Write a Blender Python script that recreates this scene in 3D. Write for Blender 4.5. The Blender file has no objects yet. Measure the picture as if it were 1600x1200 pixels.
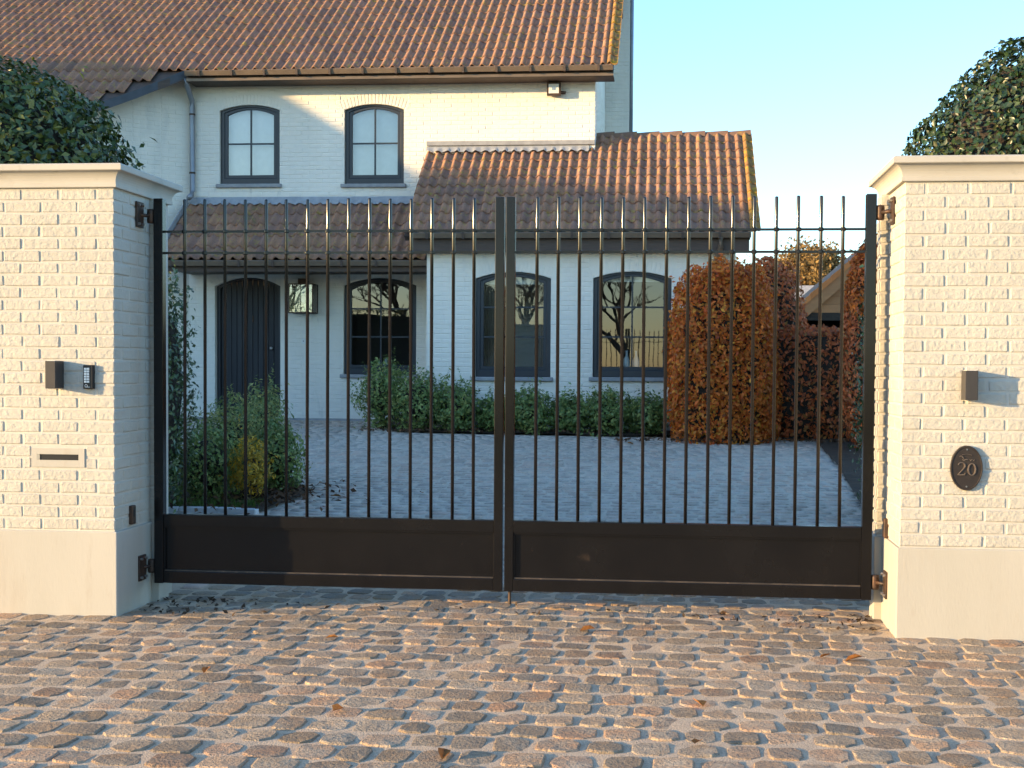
import bpy, bmesh, math, random
import numpy as np
from mathutils import Vector, Matrix, noise
from mathutils.geometry import tessellate_polygon
R = math.radians
random.seed(7); rng = np.random.default_rng(7)
SC = bpy.context.scene; COL = SC.collection

# ------------------------------------------------------------------ camera, sky, sun, exposure
cam = bpy.data.cameras.new('camera'); camo = bpy.data.objects.new('camera', cam); COL.objects.link(camo)
cam.sensor_width = 36; cam.lens = 2050/1600*36; cam.shift_x = -50/1600; cam.shift_y = 40/1600
cam.clip_end = 1500; cam.clip_start = .05
camo.matrix_world = Matrix.Translation((0, 0, 1.40)) @ Matrix.Rotation(R(90-1.8), 4, 'X') @ Matrix.Rotation(R(.39), 4, 'Z')
SC.camera = camo
WALL_A, HOUSE_A = 5.76, 5.2
SUN_EL = 8.0
_a = R(WALL_A); _u = Vector((math.cos(_a), -math.sin(_a), 0)); _v = Vector((math.sin(_a), math.cos(_a), 0))
_h = (_u*math.sin(R(65)) + _v*math.cos(R(65))).normalized()          # the way the sunlight travels, on plan
wd = bpy.data.worlds.new('World'); SC.world = wd; wd.use_nodes = True
nt = wd.node_tree; bg = nt.nodes['Background']; sky = nt.nodes.new('ShaderNodeTexSky')
sky.sky_type = 'NISHITA'; sky.sun_disc = False; sky.sun_elevation = R(SUN_EL)
sky.sun_rotation = math.atan2(-_h.x, -_h.y) % (2*math.pi)
sky.altitude = 20; sky.air_density = 1.0; sky.dust_density = .35; sky.ozone_density = 3.0
nt.links.new(sky.outputs[0], bg.inputs[0]); bg.inputs[1].default_value = .15
sl = bpy.data.lights.new('sun', 'SUN'); sl.energy = 2.75; sl.angle = R(.55); sl.color = (1, .68, .32)
so = bpy.data.objects.new('sun', sl); COL.objects.link(so)
_d = Vector((_h.x, _h.y, -math.tan(R(SUN_EL)))).normalized()
so.rotation_euler = _d.to_track_quat('-Z', 'Y').to_euler(); so.location = (-20, -10, 12)
vs = SC.view_settings; vs.view_transform = 'Standard'; vs.look = 'None'; vs.exposure = 2.1; vs.gamma = 1

# ------------------------------------------------------------------ frames of the place
OW = Vector((-2.417, 7.40, 0)); OH = Vector((-6.165, 22.8, 0))
def wpt(u, v, z=0): return OW + _u*u + _v*v + Vector((0, 0, z))
_ah = R(HOUSE_A); _hu = Vector((math.cos(_ah), -math.sin(_ah), 0)); _hv = Vector((math.sin(_ah), math.cos(_ah), 0))
def hpt(u, v, z=0): return OH + _hu*u + _hv*v + Vector((0, 0, z))
def gz(y):
    if y < 8.2: return -.03
    return -.03 + .0375*(min(y, 23.5)-8.2)

# ------------------------------------------------------------------ helpers
def link(o, parent=None):
    COL.objects.link(o)
    if parent is not None: o.parent = parent
    return o
def obj(name, me, mat=None, parent=None, loc=(0, 0, 0), rot=(0, 0, 0), scale=None, smooth=False):
    if isinstance(me, MB): me = me.mesh(name, smooth)
    o = bpy.data.objects.new(name, me)
    if mat is not None and not me.materials: me.materials.append(mat)
    o.location = loc; o.rotation_euler = rot
    if scale is not None: o.scale = scale
    return link(o, parent)
def tag(o, label=None, cat=None, group=None, kind=None):
    if label: o['label'] = label
    if cat: o['category'] = cat
    if group: o['group'] = group
    if kind: o['kind'] = kind
    return o
def thing(name, label, cat, loc=(0, 0, 0), rz=0, group=None):
    o = bpy.data.objects.new(name, None); o.empty_display_size = .1
    o.location = loc; o.rotation_euler = (0, 0, rz); link(o)
    return tag(o, label, cat, group)
class MB:
    def __init__(s): s.v = []; s.f = []
    def add(s, vs_, fs):
        b = len(s.v); s.v += [tuple(p) for p in vs_]; s.f += [tuple(i+b for i in f) for f in fs]; return s
    def box(s, x0, x1, y0, y1, z0, z1):
        return s.add([(x0,y0,z0),(x1,y0,z0),(x1,y1,z0),(x0,y1,z0),(x0,y0,z1),(x1,y0,z1),(x1,y1,z1),(x0,y1,z1)],
                     [(0,3,2,1),(4,5,6,7),(0,1,5,4),(1,2,6,5),(2,3,7,6),(3,0,4,7)])
    def prism(s, poly, y0, y1):               # polygon in (x, z), run along y
        n = len(poly)
        vs_ = [(x, y0, z) for x, z in poly] + [(x, y1, z) for x, z in poly]
        return s.add(vs_, [tuple(range(n)), tuple(range(2*n-1, n-1, -1))] + [(i, n+i, n+(i+1) % n, (i+1) % n) for i in range(n)])
    def prismx(s, poly, x0, x1):              # polygon in (y, z), run along x
        n = len(poly)
        vs_ = [(x0, y, z) for y, z in poly] + [(x1, y, z) for y, z in poly]
        return s.add(vs_, [tuple(range(n-1, -1, -1)), tuple(range(n, 2*n))] + [(i, (i+1) % n, n+(i+1) % n, n+i) for i in range(n)])
    def tube(s, pts, rad, n=8, cap=True):
        pts = [Vector(p) for p in pts]
        if not hasattr(rad, '__len__'): rad = [rad]*len(pts)
        ring = []; vs_ = []
        for i, p in enumerate(pts):
            d = (pts[min(i+1, len(pts)-1)] - pts[max(i-1, 0)]).normalized()
            a = d.cross(Vector((0, 0, 1)) if abs(d.z) < .9 else Vector((1, 0, 0))).normalized(); b = d.cross(a)
            for k in range(n):
                t = 2*math.pi*k/n; vs_.append(p + (a*math.cos(t) + b*math.sin(t))*rad[i])
        fs = [(i*n+k, i*n+(k+1) % n, (i+1)*n+(k+1) % n, (i+1)*n+k) for i in range(len(pts)-1) for k in range(n)]
        if cap: fs += [tuple(range(n-1, -1, -1)), tuple(range((len(pts)-1)*n, len(pts)*n))]
        return s.add(vs_, fs)
    def lathe(s, prof, c=(0, 0, 0), n=16):
        vs_ = []
        for r, z in prof:
            for k in range(n):
                t = 2*math.pi*k/n; vs_.append((c[0]+r*math.cos(t), c[1]+r*math.sin(t), c[2]+z))
        m = len(prof)
        fs = [(i*n+k, i*n+(k+1) % n, (i+1)*n+(k+1) % n, (i+1)*n+k) for i in range(m-1) for k in range(n)]
        fs += [tuple(range(n-1, -1, -1)), tuple(range((m-1)*n, m*n))]
        return s.add(vs_, fs)
    def mesh(s, name='mesh', smooth=False):
        me = bpy.data.meshes.new(name); me.from_pydata(s.v, [], s.f); me.update()
        if smooth: me.polygons.foreach_set('use_smooth', [True]*len(me.polygons))
        return me

# ------------------------------------------------------------------ materials
def mat(name, c1, c2=None, ns=4., rough=.8, bump=0., bs=60., bd=.01, rnd=None, rv=.2, ramp=None, spec=.3, metal=0., spots=None, trans=0., stretch=None, fine=None):
    m = bpy.data.materials.new(name); m.use_nodes = True; t = m.node_tree; N = t.nodes; L = t.links
    p = N['Principled BSDF']; p.inputs['Roughness'].default_value = rough; p.inputs['Metallic'].default_value = metal
    p.inputs['Specular IOR Level'].default_value = spec
    geo = N.new('ShaderNodeNewGeometry'); pos = geo.outputs['Position']
    if stretch:
        mp = N.new('ShaderNodeVectorMath'); mp.operation = 'MULTIPLY'; mp.inputs[1].default_value = stretch; L.new(pos, mp.inputs[0]); pos = mp.outputs[0]
    def nz(scale, detail=4., rough_=.6):
        n = N.new('ShaderNodeTexNoise'); n.inputs['Scale'].default_value = scale; n.inputs['Detail'].default_value = detail
        n.inputs['Roughness'].default_value = rough_; L.new(pos, n.inputs['Vector']); return n.outputs['Fac']
    def mixc(fac, a, b):
        x = N.new('ShaderNodeMix'); x.data_type = 'RGBA'
        if hasattr(fac, 'node'): L.new(fac, x.inputs[0])
        else: x.inputs[0].default_value = fac
        for k, c in ((6, a), (7, b)):
            if hasattr(c, 'node'): L.new(c, x.inputs[k])
            else: x.inputs[k].default_value = (*c, 1)
        return x.outputs[2]
    def remap(fac, lo, hi):
        r = N.new('ShaderNodeMapRange'); r.inputs[1].default_value = lo; r.inputs[2].default_value = hi; L.new(fac, r.inputs[0]); return r.outputs[0]
    rs = None
    if rnd == 'obj': rs = N.new('ShaderNodeObjectInfo').outputs['Random']
    if rnd == 'island': rs = geo.outputs['Random Per Island']
    if ramp:
        cr = N.new('ShaderNodeValToRGB'); e = cr.color_ramp.elements
        for i, (q, c) in enumerate(ramp):
            el = e[i] if i < 2 else e.new(q)
            el.position = q; el.color = (*c, 1)
        L.new(rs, cr.inputs[0]); col = cr.outputs[0]
        if c2: col = mixc(remap(nz(ns), .42, .68), col, c2)
    else:
        col = mixc(remap(nz(ns), .32, .68), c1, c2) if c2 else mixc(0., c1, c1)
    if fine:
        col = mixc(remap(nz(fine[1], 2.), .5, .72), col, fine[0])
    if spots:
        for (sc, lo, hi, c) in spots: col = mixc(remap(nz(sc, 5., .65), lo, hi), col, c)
    if rs is not None and rv:
        h = N.new('ShaderNodeHueSaturation'); q = N.new('ShaderNodeMapRange'); q.inputs[3].default_value = 1-rv; q.inputs[4].default_value = 1+rv
        w = N.new('ShaderNodeMath'); w.operation = 'FRACT'; w2 = N.new('ShaderNodeMath'); w2.operation = 'MULTIPLY'; w2.inputs[1].default_value = 7.31
        L.new(rs, w2.inputs[0]); L.new(w2.outputs[0], w.inputs[0]); L.new(w.outputs[0], q.inputs[0]); L.new(q.outputs[0], h.inputs['Value']); L.new(col, h.inputs['Color']); col = h.outputs[0]
    L.new(col, p.inputs['Base Color'])
    if bump:
        b = N.new('ShaderNodeBump'); b.inputs['Strength'].default_value = bump; b.inputs['Distance'].default_value = bd
        L.new(nz(bs, 5.), b.inputs['Height']); L.new(b.outputs[0], p.inputs['Normal'])
    if trans:
        tr = N.new('ShaderNodeBsdfTranslucent'); L.new(col, tr.inputs[0]); mx = N.new('ShaderNodeMixShader'); mx.inputs[0].default_value = trans
        L.new(p.outputs[0], mx.inputs[1]); L.new(tr.outputs[0], mx.inputs[2]); L.new(mx.outputs[0], N['Material Output'].inputs[0])
    return m
def glass(name, tint=(.9, .95, .95), refl=.16):
    m = bpy.data.materials.new(name); m.use_nodes = True; t = m.node_tree; N = t.nodes; L = t.links; N.remove(N['Principled BSDF'])
    g = N.new('ShaderNodeBsdfGlossy'); g.inputs['Roughness'].default_value = .003; g.inputs['Color'].default_value = (1, .92, .86, 1)
    tr = N.new('ShaderNodeBsdfTransparent'); tr.inputs[0].default_value = (*tint, 1)
    fr = N.new('ShaderNodeFresnel'); fr.inputs[0].default_value = 1.5
    ad = N.new('ShaderNodeMath'); ad.operation = 'ADD'; ad.use_clamp = True; ad.inputs[1].default_value = refl; L.new(fr.outputs[0], ad.inputs[0])
    geo = N.new('ShaderNodeNewGeometry'); nz = N.new('ShaderNodeTexNoise'); nz.inputs['Scale'].default_value = 2.6; nz.inputs['Detail'].default_value = 1
    L.new(geo.outputs['Position'], nz.inputs['Vector']); b = N.new('ShaderNodeBump'); b.inputs['Strength'].default_value = .05; b.inputs['Distance'].default_value = .01
    L.new(nz.outputs[0], b.inputs['Height']); L.new(b.outputs[0], g.inputs['Normal'])
    mx = N.new('ShaderNodeMixShader'); L.new(ad.outputs[0], mx.inputs[0]); L.new(tr.outputs[0], mx.inputs[1]); L.new(g.outputs[0], mx.inputs[2]); L.new(mx.outputs[0], N['Material Output'].inputs[0])
    return m
PAINT = mat('painted_brick', (.48, .46, .405), (.42, .40, .35), ns=2.2, rough=.75, bump=.8, bs=38, bd=.010, fine=((.48, .45, .39), 70), spots=[(1.1, .62, .8, (.44, .41, .36))])
MORTAR = mat('painted_mortar', (.52, .495, .44), (.45, .425, .38), ns=3, rough=.85, bump=.5, bs=120, bd=.004)
RENDER = mat('plinth_render', (.43, .41, .365), (.375, .36, .315), ns=1.3, rough=.8, bump=.3, bs=90, bd=.003, stretch=(1, 1, .25), spots=[(2.5, .50, .78, (.37, .335, .28)), (11., .60, .72, (.38, .35, .30))])
STONE = mat('coping_stone', (.46, .44, .395), (.41, .39, .35), ns=2.5, rough=.7, bump=.15, bs=150, bd=.002, spots=[(3.5, .56, .78, (.37, .35, .31)), (14., .62, .72, (.38, .36, .32))])
HWALL = mat('house_paint', (.84, .785, .685), (.78, .725, .63), ns=1.5, rough=.8, bump=.4, bs=40, bd=.006, stretch=(1, 1, .35), spots=[(1.3, .58, .78, (.62, .60, .54)), (6., .64, .76, (.58, .55, .49))])
BLACK = mat('gate_paint', (.006, .0058, .0065), (.009, .0085, .009), ns=3, rough=.16, bump=.02, bs=140, bd=.001, spec=.3, spots=[(22, .71, .76, (.04, .027, .02)), (6, .72, .8, (.028, .021, .017))])
BARM = mat('gate_bar_paint', (.009, .008, .008), (.014, .012, .011), ns=6, rough=.14, spec=.5)
EDGE = mat('lit_bead_paint', (.075, .06, .05), (.03, .026, .024), ns=9, rough=.4, spec=.4, spots=[(30, .6, .7, (.16, .11, .08))])  # lighter tone paints the sunlit line along the bottom bead
IRON = mat('hinge_iron', (.035, .03, .028), (.10, .055, .035), ns=22, rough=.5, metal=.4, bump=.2, bs=120, bd=.002)
STEEL = mat('steel', (.45, .43, .40), (.35, .32, .3), ns=10, rough=.35, metal=.9)
DARK = mat('dark_plastic', (.014, .014, .016), rough=.4)
LAMP = mat('lamp_anodised', (.045, .042, .042), (.055, .05, .048), ns=8, rough=.45, metal=.2)
CAST = mat('cast_plaque', (.035, .028, .026), (.05, .04, .035), ns=18, rough=.4, metal=.35, bump=.15, bs=90, bd=.002)
RELIEF = mat('pale_relief', (.20, .155, .12), (.13, .10, .085), ns=60, rough=.4, metal=.4)  # raised digits and ornament in a lighter tone than the plaque
PALE = mat('pale_keys', (.75, .74, .70), rough=.5)
FRAME = mat('window_paint', (.018, .021, .028), (.024, .027, .034), ns=4, rough=.4, spec=.5)
DOORM = mat('door_paint', (.024, .023, .026), (.032, .031, .034), ns=5, rough=.45, bump=.1, bs=30, bd=.002, stretch=(1, 1, .1), rnd='obj', rv=.12)
SILL = mat('bluestone', (.34, .34, .34), (.25, .25, .26), ns=9, rough=.7, bump=.2, bs=80, bd=.003)
ZINC = mat('zinc', (.30, .32, .35), (.24, .25, .28), ns=3, rough=.45, metal=.5)
LEAD = mat('lead', (.38, .39, .41), (.29, .30, .32), ns=9, rough=.6, metal=.1, bump=.2, bs=60, bd=.004)
GUTTER = mat('brown_gutter', (.20, .145, .10), (.15, .11, .08), ns=4, rough=.4, metal=.25)
FASCIA = mat('fascia_wood', (.10, .07, .055), (.07, .05, .04), ns=6, rough=.6, stretch=(1, 1, 8))
SLATE = mat('slate_lead', (.075, .085, .10), (.055, .06, .07), ns=5, rough=.55)
ROOM = mat('room_wall', (.10, .09, .085), rough=.9)
BLIND = mat('linen_blind', (.78, .76, .72), (.72, .70, .66), ns=8, rough=.9)
CURT = mat('curtain', (.30, .22, .16), (.22, .16, .12), ns=5, rough=.9)
PORC = mat('white_porcelain', (.80, .80, .78), rough=.25, spec=.5)
GLASS = glass('window_glass', refl=.07)
GLASSU = glass('upper_window_glass', refl=.13)
LGLASS = glass('lantern_glass', refl=.10)
def tilemat(name, rnd, moss=.60):
    return mat(name, None, None, rnd=rnd, rv=.13, rough=.8, bump=.35, bs=90, bd=.004,
        ramp=[(0, (.32, .17, .105)), (1, (.24, .135, .10)), (.35, (.35, .18, .105)), (.7, (.27, .15, .11))],
        fine=((.15, .105, .09), 45), spots=[(1.7, moss+.04, moss+.14, (.16, .125, .055)), (9, .56, .68, (.33, .235, .065)), (26, .66, .74, (.46, .40, .30))])
TILE = tilemat('roof_tile', 'obj'); TILES = tilemat('roof_tile_field', 'island')
RIDGE = mat('ridge_tile', (.24, .13, .08), (.17, .11, .08), ns=7, rough=.8, bump=.3, bs=70, bd=.004, spots=[(5, .58, .7, (.36, .21, .05))])
VERGE = mat('lichen_tile', (.30, .17, .055), (.24, .13, .07), ns=6, rough=.85, bump=.3, bs=70, bd=.004, spots=[(8, .5, .62, (.44, .26, .03))])
cobr = [(0, (0.371, 0.269, 0.174)), (1, (0.331, 0.253, 0.178)), (.2, (0.435, 0.284, 0.174)), (.4, (0.307, 0.242, 0.174)), (.58, (0.461, 0.273, 0.165)), (.75, (0.409, 0.295, 0.190))]
COB = mat('cobble', None, (.42, .34, .25), ns=7, rnd='obj', rv=.26, rough=.8, bump=1., bs=70, bd=.022, ramp=cobr, fine=((.20, .17, .14), 60))
COBS = mat('cobble_field', None, (.32, .29, .25), ns=7, rnd='island', rv=.26, rough=.8, bump=1., bs=70, bd=.022, ramp=cobr, fine=((.18, .155, .13), 60))
cobc = [(q_, tuple(.5*(c_*1.5)+.5*.36 for c_ in k_)) for q_, k_ in cobr]
COBC = mat('courtyard_cobble', None, (.50, .44, .37), ns=.55, rnd='island', rv=.16, rough=.75, bump=.7, bs=60, bd=.008, ramp=cobc, fine=((.30, .275, .25), 50))
SANDC = mat('courtyard_sand', (.54, .47, .38), (.46, .40, .32), ns=5, rough=.95, bump=.7, bs=120, bd=.005)
SAND = mat('joint_sand', (.66, .51, .36), (.56, .43, .31), ns=9, rough=.95, bump=1., bs=140, bd=.012, fine=((.38, .30, .22), 130))
SOIL = mat('soil', (.045, .032, .024), (.08, .05, .03), ns=12, rough=.95, bump=.9, bs=60, bd=.02)
GRASSG = mat('ground_grass', (.07, .09, .03), (.11, .11, .05), ns=.7, rough=.95, bump=.5, bs=20, bd=.03)
GRASS = mat('grass_blade', (.10, .16, .03), rnd='island', rv=.35, rough=.7, trans=.3)
KERB = mat('pale_kerb', (.62, .62, .62), (.5, .5, .5), ns=6, rough=.8, bump=.2, bs=60, bd=.003)
def leafm(name, ramp, trans=.25, rough=.45, spec=.4, rv=.3):
    return mat(name, None, None, rnd='island', rv=rv, rough=rough, ramp=ramp, trans=trans, spec=spec)
HOLLY = leafm('holly_leaf', [(0, (0.040, 0.071, 0.019)), (1, (0.090, 0.128, 0.027)), (.5, (0.054, 0.090, 0.021)), (.9, (0.179, 0.172, 0.029))], .15, .3, .5)
HOLLYR = leafm('olive_holly_leaf', [(0, (0.017, 0.044, 0.014)), (1, (0.048, 0.077, 0.023)), (.5, (0.026, 0.055, 0.019)), (.85, (0.057, 0.066, 0.023))], .15, .35, .5)
IVY = leafm('ivy_leaf', [(0, (0.046, 0.083, 0.032)), (1, (0.125, 0.166, 0.054)), (.6, (0.070, 0.114, 0.040))], .15, .3, .5)
SHRUB = leafm('shrub_leaf', [(0, (0.119, 0.191, 0.057)), (1, (0.334, 0.351, 0.102)), (.5, (0.177, 0.250, 0.073))], .25, .45)
OLIVE = leafm('olive_leaf', [(0, (0.160, 0.226, 0.080)), (1, (0.452, 0.399, 0.133)), (.5, (0.239, 0.293, 0.093))], .3, .5)
YELL = leafm('yellow_leaf', [(0, (0.619, 0.364, 0.036)), (1, (0.291, 0.273, 0.073)), (.5, (0.700, 0.437, 0.046))], .35, .5)
BEECH = leafm('beech_leaf', [(0, (0.700, 0.127, 0.022)), (1, (0.512, 0.192, 0.029)), (.3, (0.700, 0.192, 0.024)), (.55, (0.477, 0.087, 0.022)), (.8, (0.700, 0.289, 0.033))], .3, .5, .3)
BEECHD = leafm('dark_beech_leaf', [(0, (0.526, 0.129, 0.045)), (1, (0.439, 0.200, 0.052)), (.4, (0.683, 0.171, 0.045)), (.7, (0.351, 0.100, 0.042))], .25, .5, .3)
BEECHO = leafm('orange_beech_leaf', [(0, (0.546, 0.156, 0.024)), (1, (0.321, 0.099, 0.027)), (.5, (0.675, 0.184, 0.024))], .35, .5, .3)
GOLD = leafm('autumn_leaf', [(0, (.24, .15, .05)), (1, (.16, .11, .05)), (.5, (.30, .19, .07))], .3, .7, .2)
LITTER = leafm('leaf_litter', [(0, (.12, .06, .03)), (1, (.20, .10, .04)), (.5, (.07, .04, .025))], .1, .7, .2)
CONIF = leafm('conifer_leaf', [(0, (.02, .04, .018)), (1, (.045, .07, .028))], .1, .6, .2)
BARK = mat('bark', (.07, .05, .038), (.045, .034, .028), ns=14, rough=.9, bump=.6, bs=40, bd=.01)
TWIGSHADE = mat('twig_shade', (.030, .024, .018), (.045, .034, .024), ns=30, rough=.95, bump=.9, bs=40, bd=.03)  # dark fill standing in for branches and shade inside the foliage
BOARD = mat('cladding_board', (.64, .28, .12), (.50, .22, .10), ns=5, rough=.8, rnd='obj', rv=.14, bump=.3, bs=25, bd=.004, stretch=(.2, .2, 1))
VBOARD = mat('verge_tile_orange', (.85, .27, .08), (.75, .24, .08), ns=6, rough=.8, rnd='obj', rv=.15)
LEAFB = mat('fallen_leaf', (.42, .17, .03), (.22, .08, .02), ns=60, rough=.7, rnd='obj', rv=.4, trans=.2)

# ------------------------------------------------------------------ ground
gb = MB(); ys = [-400, -60, 2, 8.2, 23.5, 60, 500]; xs = [-500, -80, -20, 0, 20, 80, 500]
for y in ys:
    for x in xs: gb.v.append((x, y, gz(y)-.075))
nx = len(xs)
for j in range(len(ys)-1):
    for i in range(nx-1): gb.f.append((j*nx+i, j*nx+i+1, (j+1)*nx+i+1, (j+1)*nx+i))
tag(obj('ground', gb, GRASSG), kind='structure')

def in_view(p, margin=2.2):
    if p[1] < 3.2: return False
    x = p[0]/p[1]
    return -.43-margin/p[1] < x < .38+margin/p[1]
BEDL = [(-2.50, 11.62), (-2.28, 12.95), (-2.75, 14.0), (-3.6, 15.2), (-8, 16.5), (-8, 8.0), (-3.2, 8.4), (-3.4, 11.75)]
_bb = [hpt(3.55, -.05), hpt(3.55, -1.35), hpt(4.2, -2.55), hpt(8.6, -2.75), hpt(9.9, -2.9)]
BEDW = [(p.x, p.y) for p in _bb] + [(3.9, 18.9), (3.5, 15.6), (2.98, 12.3), (2.4, 8.6), (9, 8), (12, 24), (-1, 24)]
def inside(poly, x, y):
    c = False; n = len(poly); j = n-1
    for i in range(n):
        (xi, yi), (xj, yj) = poly[i], poly[j]
        if (yi > y) != (yj > y) and x < (xj-xi)*(y-yi)/(yj-yi)+xi: c = not c
        j = i
    return c
def fbm(x, y, s): return noise.noise(Vector((x*s, y*s, 3.7)))
# sandy bed: the driveway in front of and behind the gate
def sheet(name, x0, x1, y0, y1, st, mat_, dz, amp):
    b = MB(); nx_ = int((x1-x0)/st)+1; ny_ = int((y1-y0)/st)+1
    for j in range(ny_):
        for i in range(nx_):
            x, y = x0+i*st, y0+j*st
            b.v.append((x, y, gz(y)+dz+amp*(fbm(x, y, 9)+.8*fbm(x+9, y, 1.6))))
    b.f = [(j*nx_+i, j*nx_+i+1, (j+1)*nx_+i+1, (j+1)*nx_+i) for j in range(ny_-1) for i in range(nx_-1)]
    return obj(name, b, mat_, smooth=True)
drive = tag(sheet('driveway', -6.6, 6.6, 2.6, 8.55, .05, SAND, .0034, .0034), 'cobbled driveway apron in front of the gate', kind='structure')
court = tag(sheet('courtyard', -9, 8, 8.55, 24.2, .12, SANDC, -.001, .002), 'cobbled courtyard between the gate and the house', kind='structure')

def cobble_mesh(seed, far=False):
    r = random.Random(seed); b = MB(); n = 8
    lev = [(-.045, 1.0), (.0045, .99), (.0082, .91)] if not far else [(-.02, 1.0), (.004, .94)]
    tl = (r.uniform(-.005, .005), r.uniform(-.005, .005)); cr = r.uniform(.14, .30)
    base = []
    for sx, sy in ((1, 1), (-1, 1), (-1, -1), (1, -1)):
        k1, k2 = cr*r.uniform(.6, 1.3), cr*r.uniform(.6, 1.3)
        q = [(.5*sx, (.5-k1)*sy), ((.5-k2)*sx, .5*sy)]
        if sx*sy < 0: q = q[::-1]
        base += [(x*r.uniform(.90, 1.04), y*r.uniform(.88, 1.05)) for x, y in q]
    for z, s in lev:
        for x, y in base:
            w = s*r.uniform(.97, 1.03)
            b.v.append((x*w, y*w, z+(r.uniform(-.0018, .0018)+tl[0]*x*1.3+tl[1]*y*1.3 if z > 0 else 0)))
    b.v.append((r.uniform(-.1, .1), r.uniform(-.1, .1), .0088+r.uniform(-.002, .002) if not far else .005))
    m = len(lev)
    b.f = [(i*n+k, i*n+(k+1) % n, (i+1)*n+(k+1) % n, (i+1)*n+k) for i in range(m-1) for k in range(n)]
    b.f += [((m-1)*n+k, (m-1)*n+(k+1) % n, m*n) for k in range(n)]
    return b
CV = [cobble_mesh(i) for i in range(26)]; CVm = [c.mesh('cobble', False) for c in CV]
for m_ in CVm: m_.materials.append(COB)
CS = [cobble_mesh(100+i, True) for i in range(26)]
stones = []; rr = random.Random(3); v = -4.35; row = 0
while v < 15.6:
    pitch = rr.uniform(.168, .188); u = -6.2 + rr.uniform(0, .2); bend = rr.uniform(-.01, .01)
    while u < 10.5:
        w = rr.uniform(.132, .190); p = wpt(u+w/2, v+bend*math.sin(u*1.3+row))
        if in_view(p):
            ok = True
            if p.y > 8.0 and (inside(BEDL, p.x, p.y) or inside(BEDW, p.x, p.y)): ok = False
            if -1.9 < u+w/2 < .03 and .03 < v < .9: ok = False
            if 4.28 < u+w/2 < 6.5 and .03 < v < .9: ok = False
            lh = (p-OH).dot(_hv)
            if lh > -.55: ok = False
            if ok: stones.append((p.x, p.y, w, pitch, rr.random()))
        u += w + rr.uniform(.002, .012)
    v += pitch; row += 1
def vis(s_): return -.43 < s_[0]/s_[1] < .38 and s_[1] > 4.55
order = sorted([s_ for s_ in stones if vis(s_)], key=lambda s_: s_[1])
near = set(order[:300]); far_front = MB(); far_court = MB()
for s_ in stones:
    x, y, w, pt, q = s_; k = int(q*26) % 26; z = gz(y)+(q*7 % 1-.5)*.005
    gapx, gapy = (.006+.014*(q*3 % 1)), (.008+.014*(q*11 % 1))
    if y > 8.4: gapx *= .75; gapy *= .75
    sc = (w-gapx, pt-gapy, 1.)
    rz = -_a + (q*13 % 1-.5)*.12 + (math.pi if q*17 % 1 > .5 else 0)
    if s_ in near:
        o = bpy.data.objects.new('cobble', CVm[k]); o.location = (x, y, z); o.rotation_euler = (0, 0, rz); o.scale = sc; link(o, drive)
    else:
        src = CV[k] if y < 8.4 else CS[k]; c, s2 = math.cos(rz), math.sin(rz); tgt = far_front if y < 8.4 else far_court
        tgt.add([(x+(a*sc[0])*c-(b_*sc[1])*s2, y+(a*sc[0])*s2+(b_*sc[1])*c, z+h) for a, b_, h in src.v], src.f)
tag(obj('cobble_field', far_front, COBS, drive, smooth=False), kind='stuff')
tag(obj('cobble_field', far_court, COBC, court, smooth=True), kind='stuff')

# ------------------------------------------------------------------ gate piers
def brick_mesh(lx, ly, lz, seed, j=.0016, ch=.006):
    r = random.Random(seed); b = MB()
    hx, hy, hz = lx/2, ly/2, lz/2; idx = {}
    for sx in (-1, 1):
        for sy in (-1, 1):
            for sz in (-1, 1):
                for ax in range(3):
                    p = [sx*(hx-ch), sy*(hy-ch), sz*(hz-ch)]; p[ax] += (sx, sy, sz)[ax]*ch
                    idx[(sx, sy, sz, ax)] = len(b.v)
                    b.v.append(tuple(c+r.uniform(-j, j)*(1.3 if i != 1 else .8) for i, c in enumerate(p)))
    g = lambda *k: idx[k]
    for s in (-1, 1):
        b.f.append((g(s,-1,-1,0), g(s,1,-1,0), g(s,1,1,0), g(s,-1,1,0)))
        b.f.append((g(-1,s,-1,1), g(1,s,-1,1), g(1,s,1,1), g(-1,s,1,1)))
        b.f.append((g(-1,-1,s,2), g(1,-1,s,2), g(1,1,s,2), g(-1,1,s,2)))
    for s in (-1, 1):
        for q in (-1, 1):
            b.f.append((g(s,q,-1,0), g(s,q,1,0), g(s,q,1,1), g(s,q,-1,1)))
            b.f.append((g(s,-1,q,0), g(s,1,q,0), g(s,1,q,2), g(s,-1,q,2)))
            b.f.append((g(-1,s,q,1), g(1,s,q,1), g(1,s,q,2), g(-1,s,q,2)))
            for t in (-1, 1): b.f.append((g(s,q,t,0), g(s,q,t,1), g(s,q,t,2)))
    me = b.mesh('brick')
    bm = bmesh.new(); bm.from_mesh(me); bmesh.ops.recalc_face_normals(bm, faces=bm.faces); bm.to_mesh(me); bm.free()
    me.materials.append(PAINT)
    return me
CO, ST, JT, BD = .0690, .220, .009, .105
_bc = {}
def brick(parent, x0, x1, y0, y1, z0, z1, r):
    key = (round(x1-x0, 2), round(y1-y0, 2)); lst = _bc.setdefault(key, [])
    if len(lst) < 10: lst.append(brick_mesh(x1-x0, y1-y0, z1-z0, len(_bc)*50+len(lst)))
    me = lst[r.randrange(len(lst))]
    o = bpy.data.objects.new('brick', me); o.location = ((x0+x1)/2+r.uniform(-.0015, .0015), (y0+y1)/2+r.uniform(-.0012, .0012), (z0+z1)/2+r.uniform(-.0012, .0012))
    o.rotation_euler = (r.uniform(-.004, .004), r.uniform(-.006, .006), r.uniform(-.004, .004))
    return link(o, parent)
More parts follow.
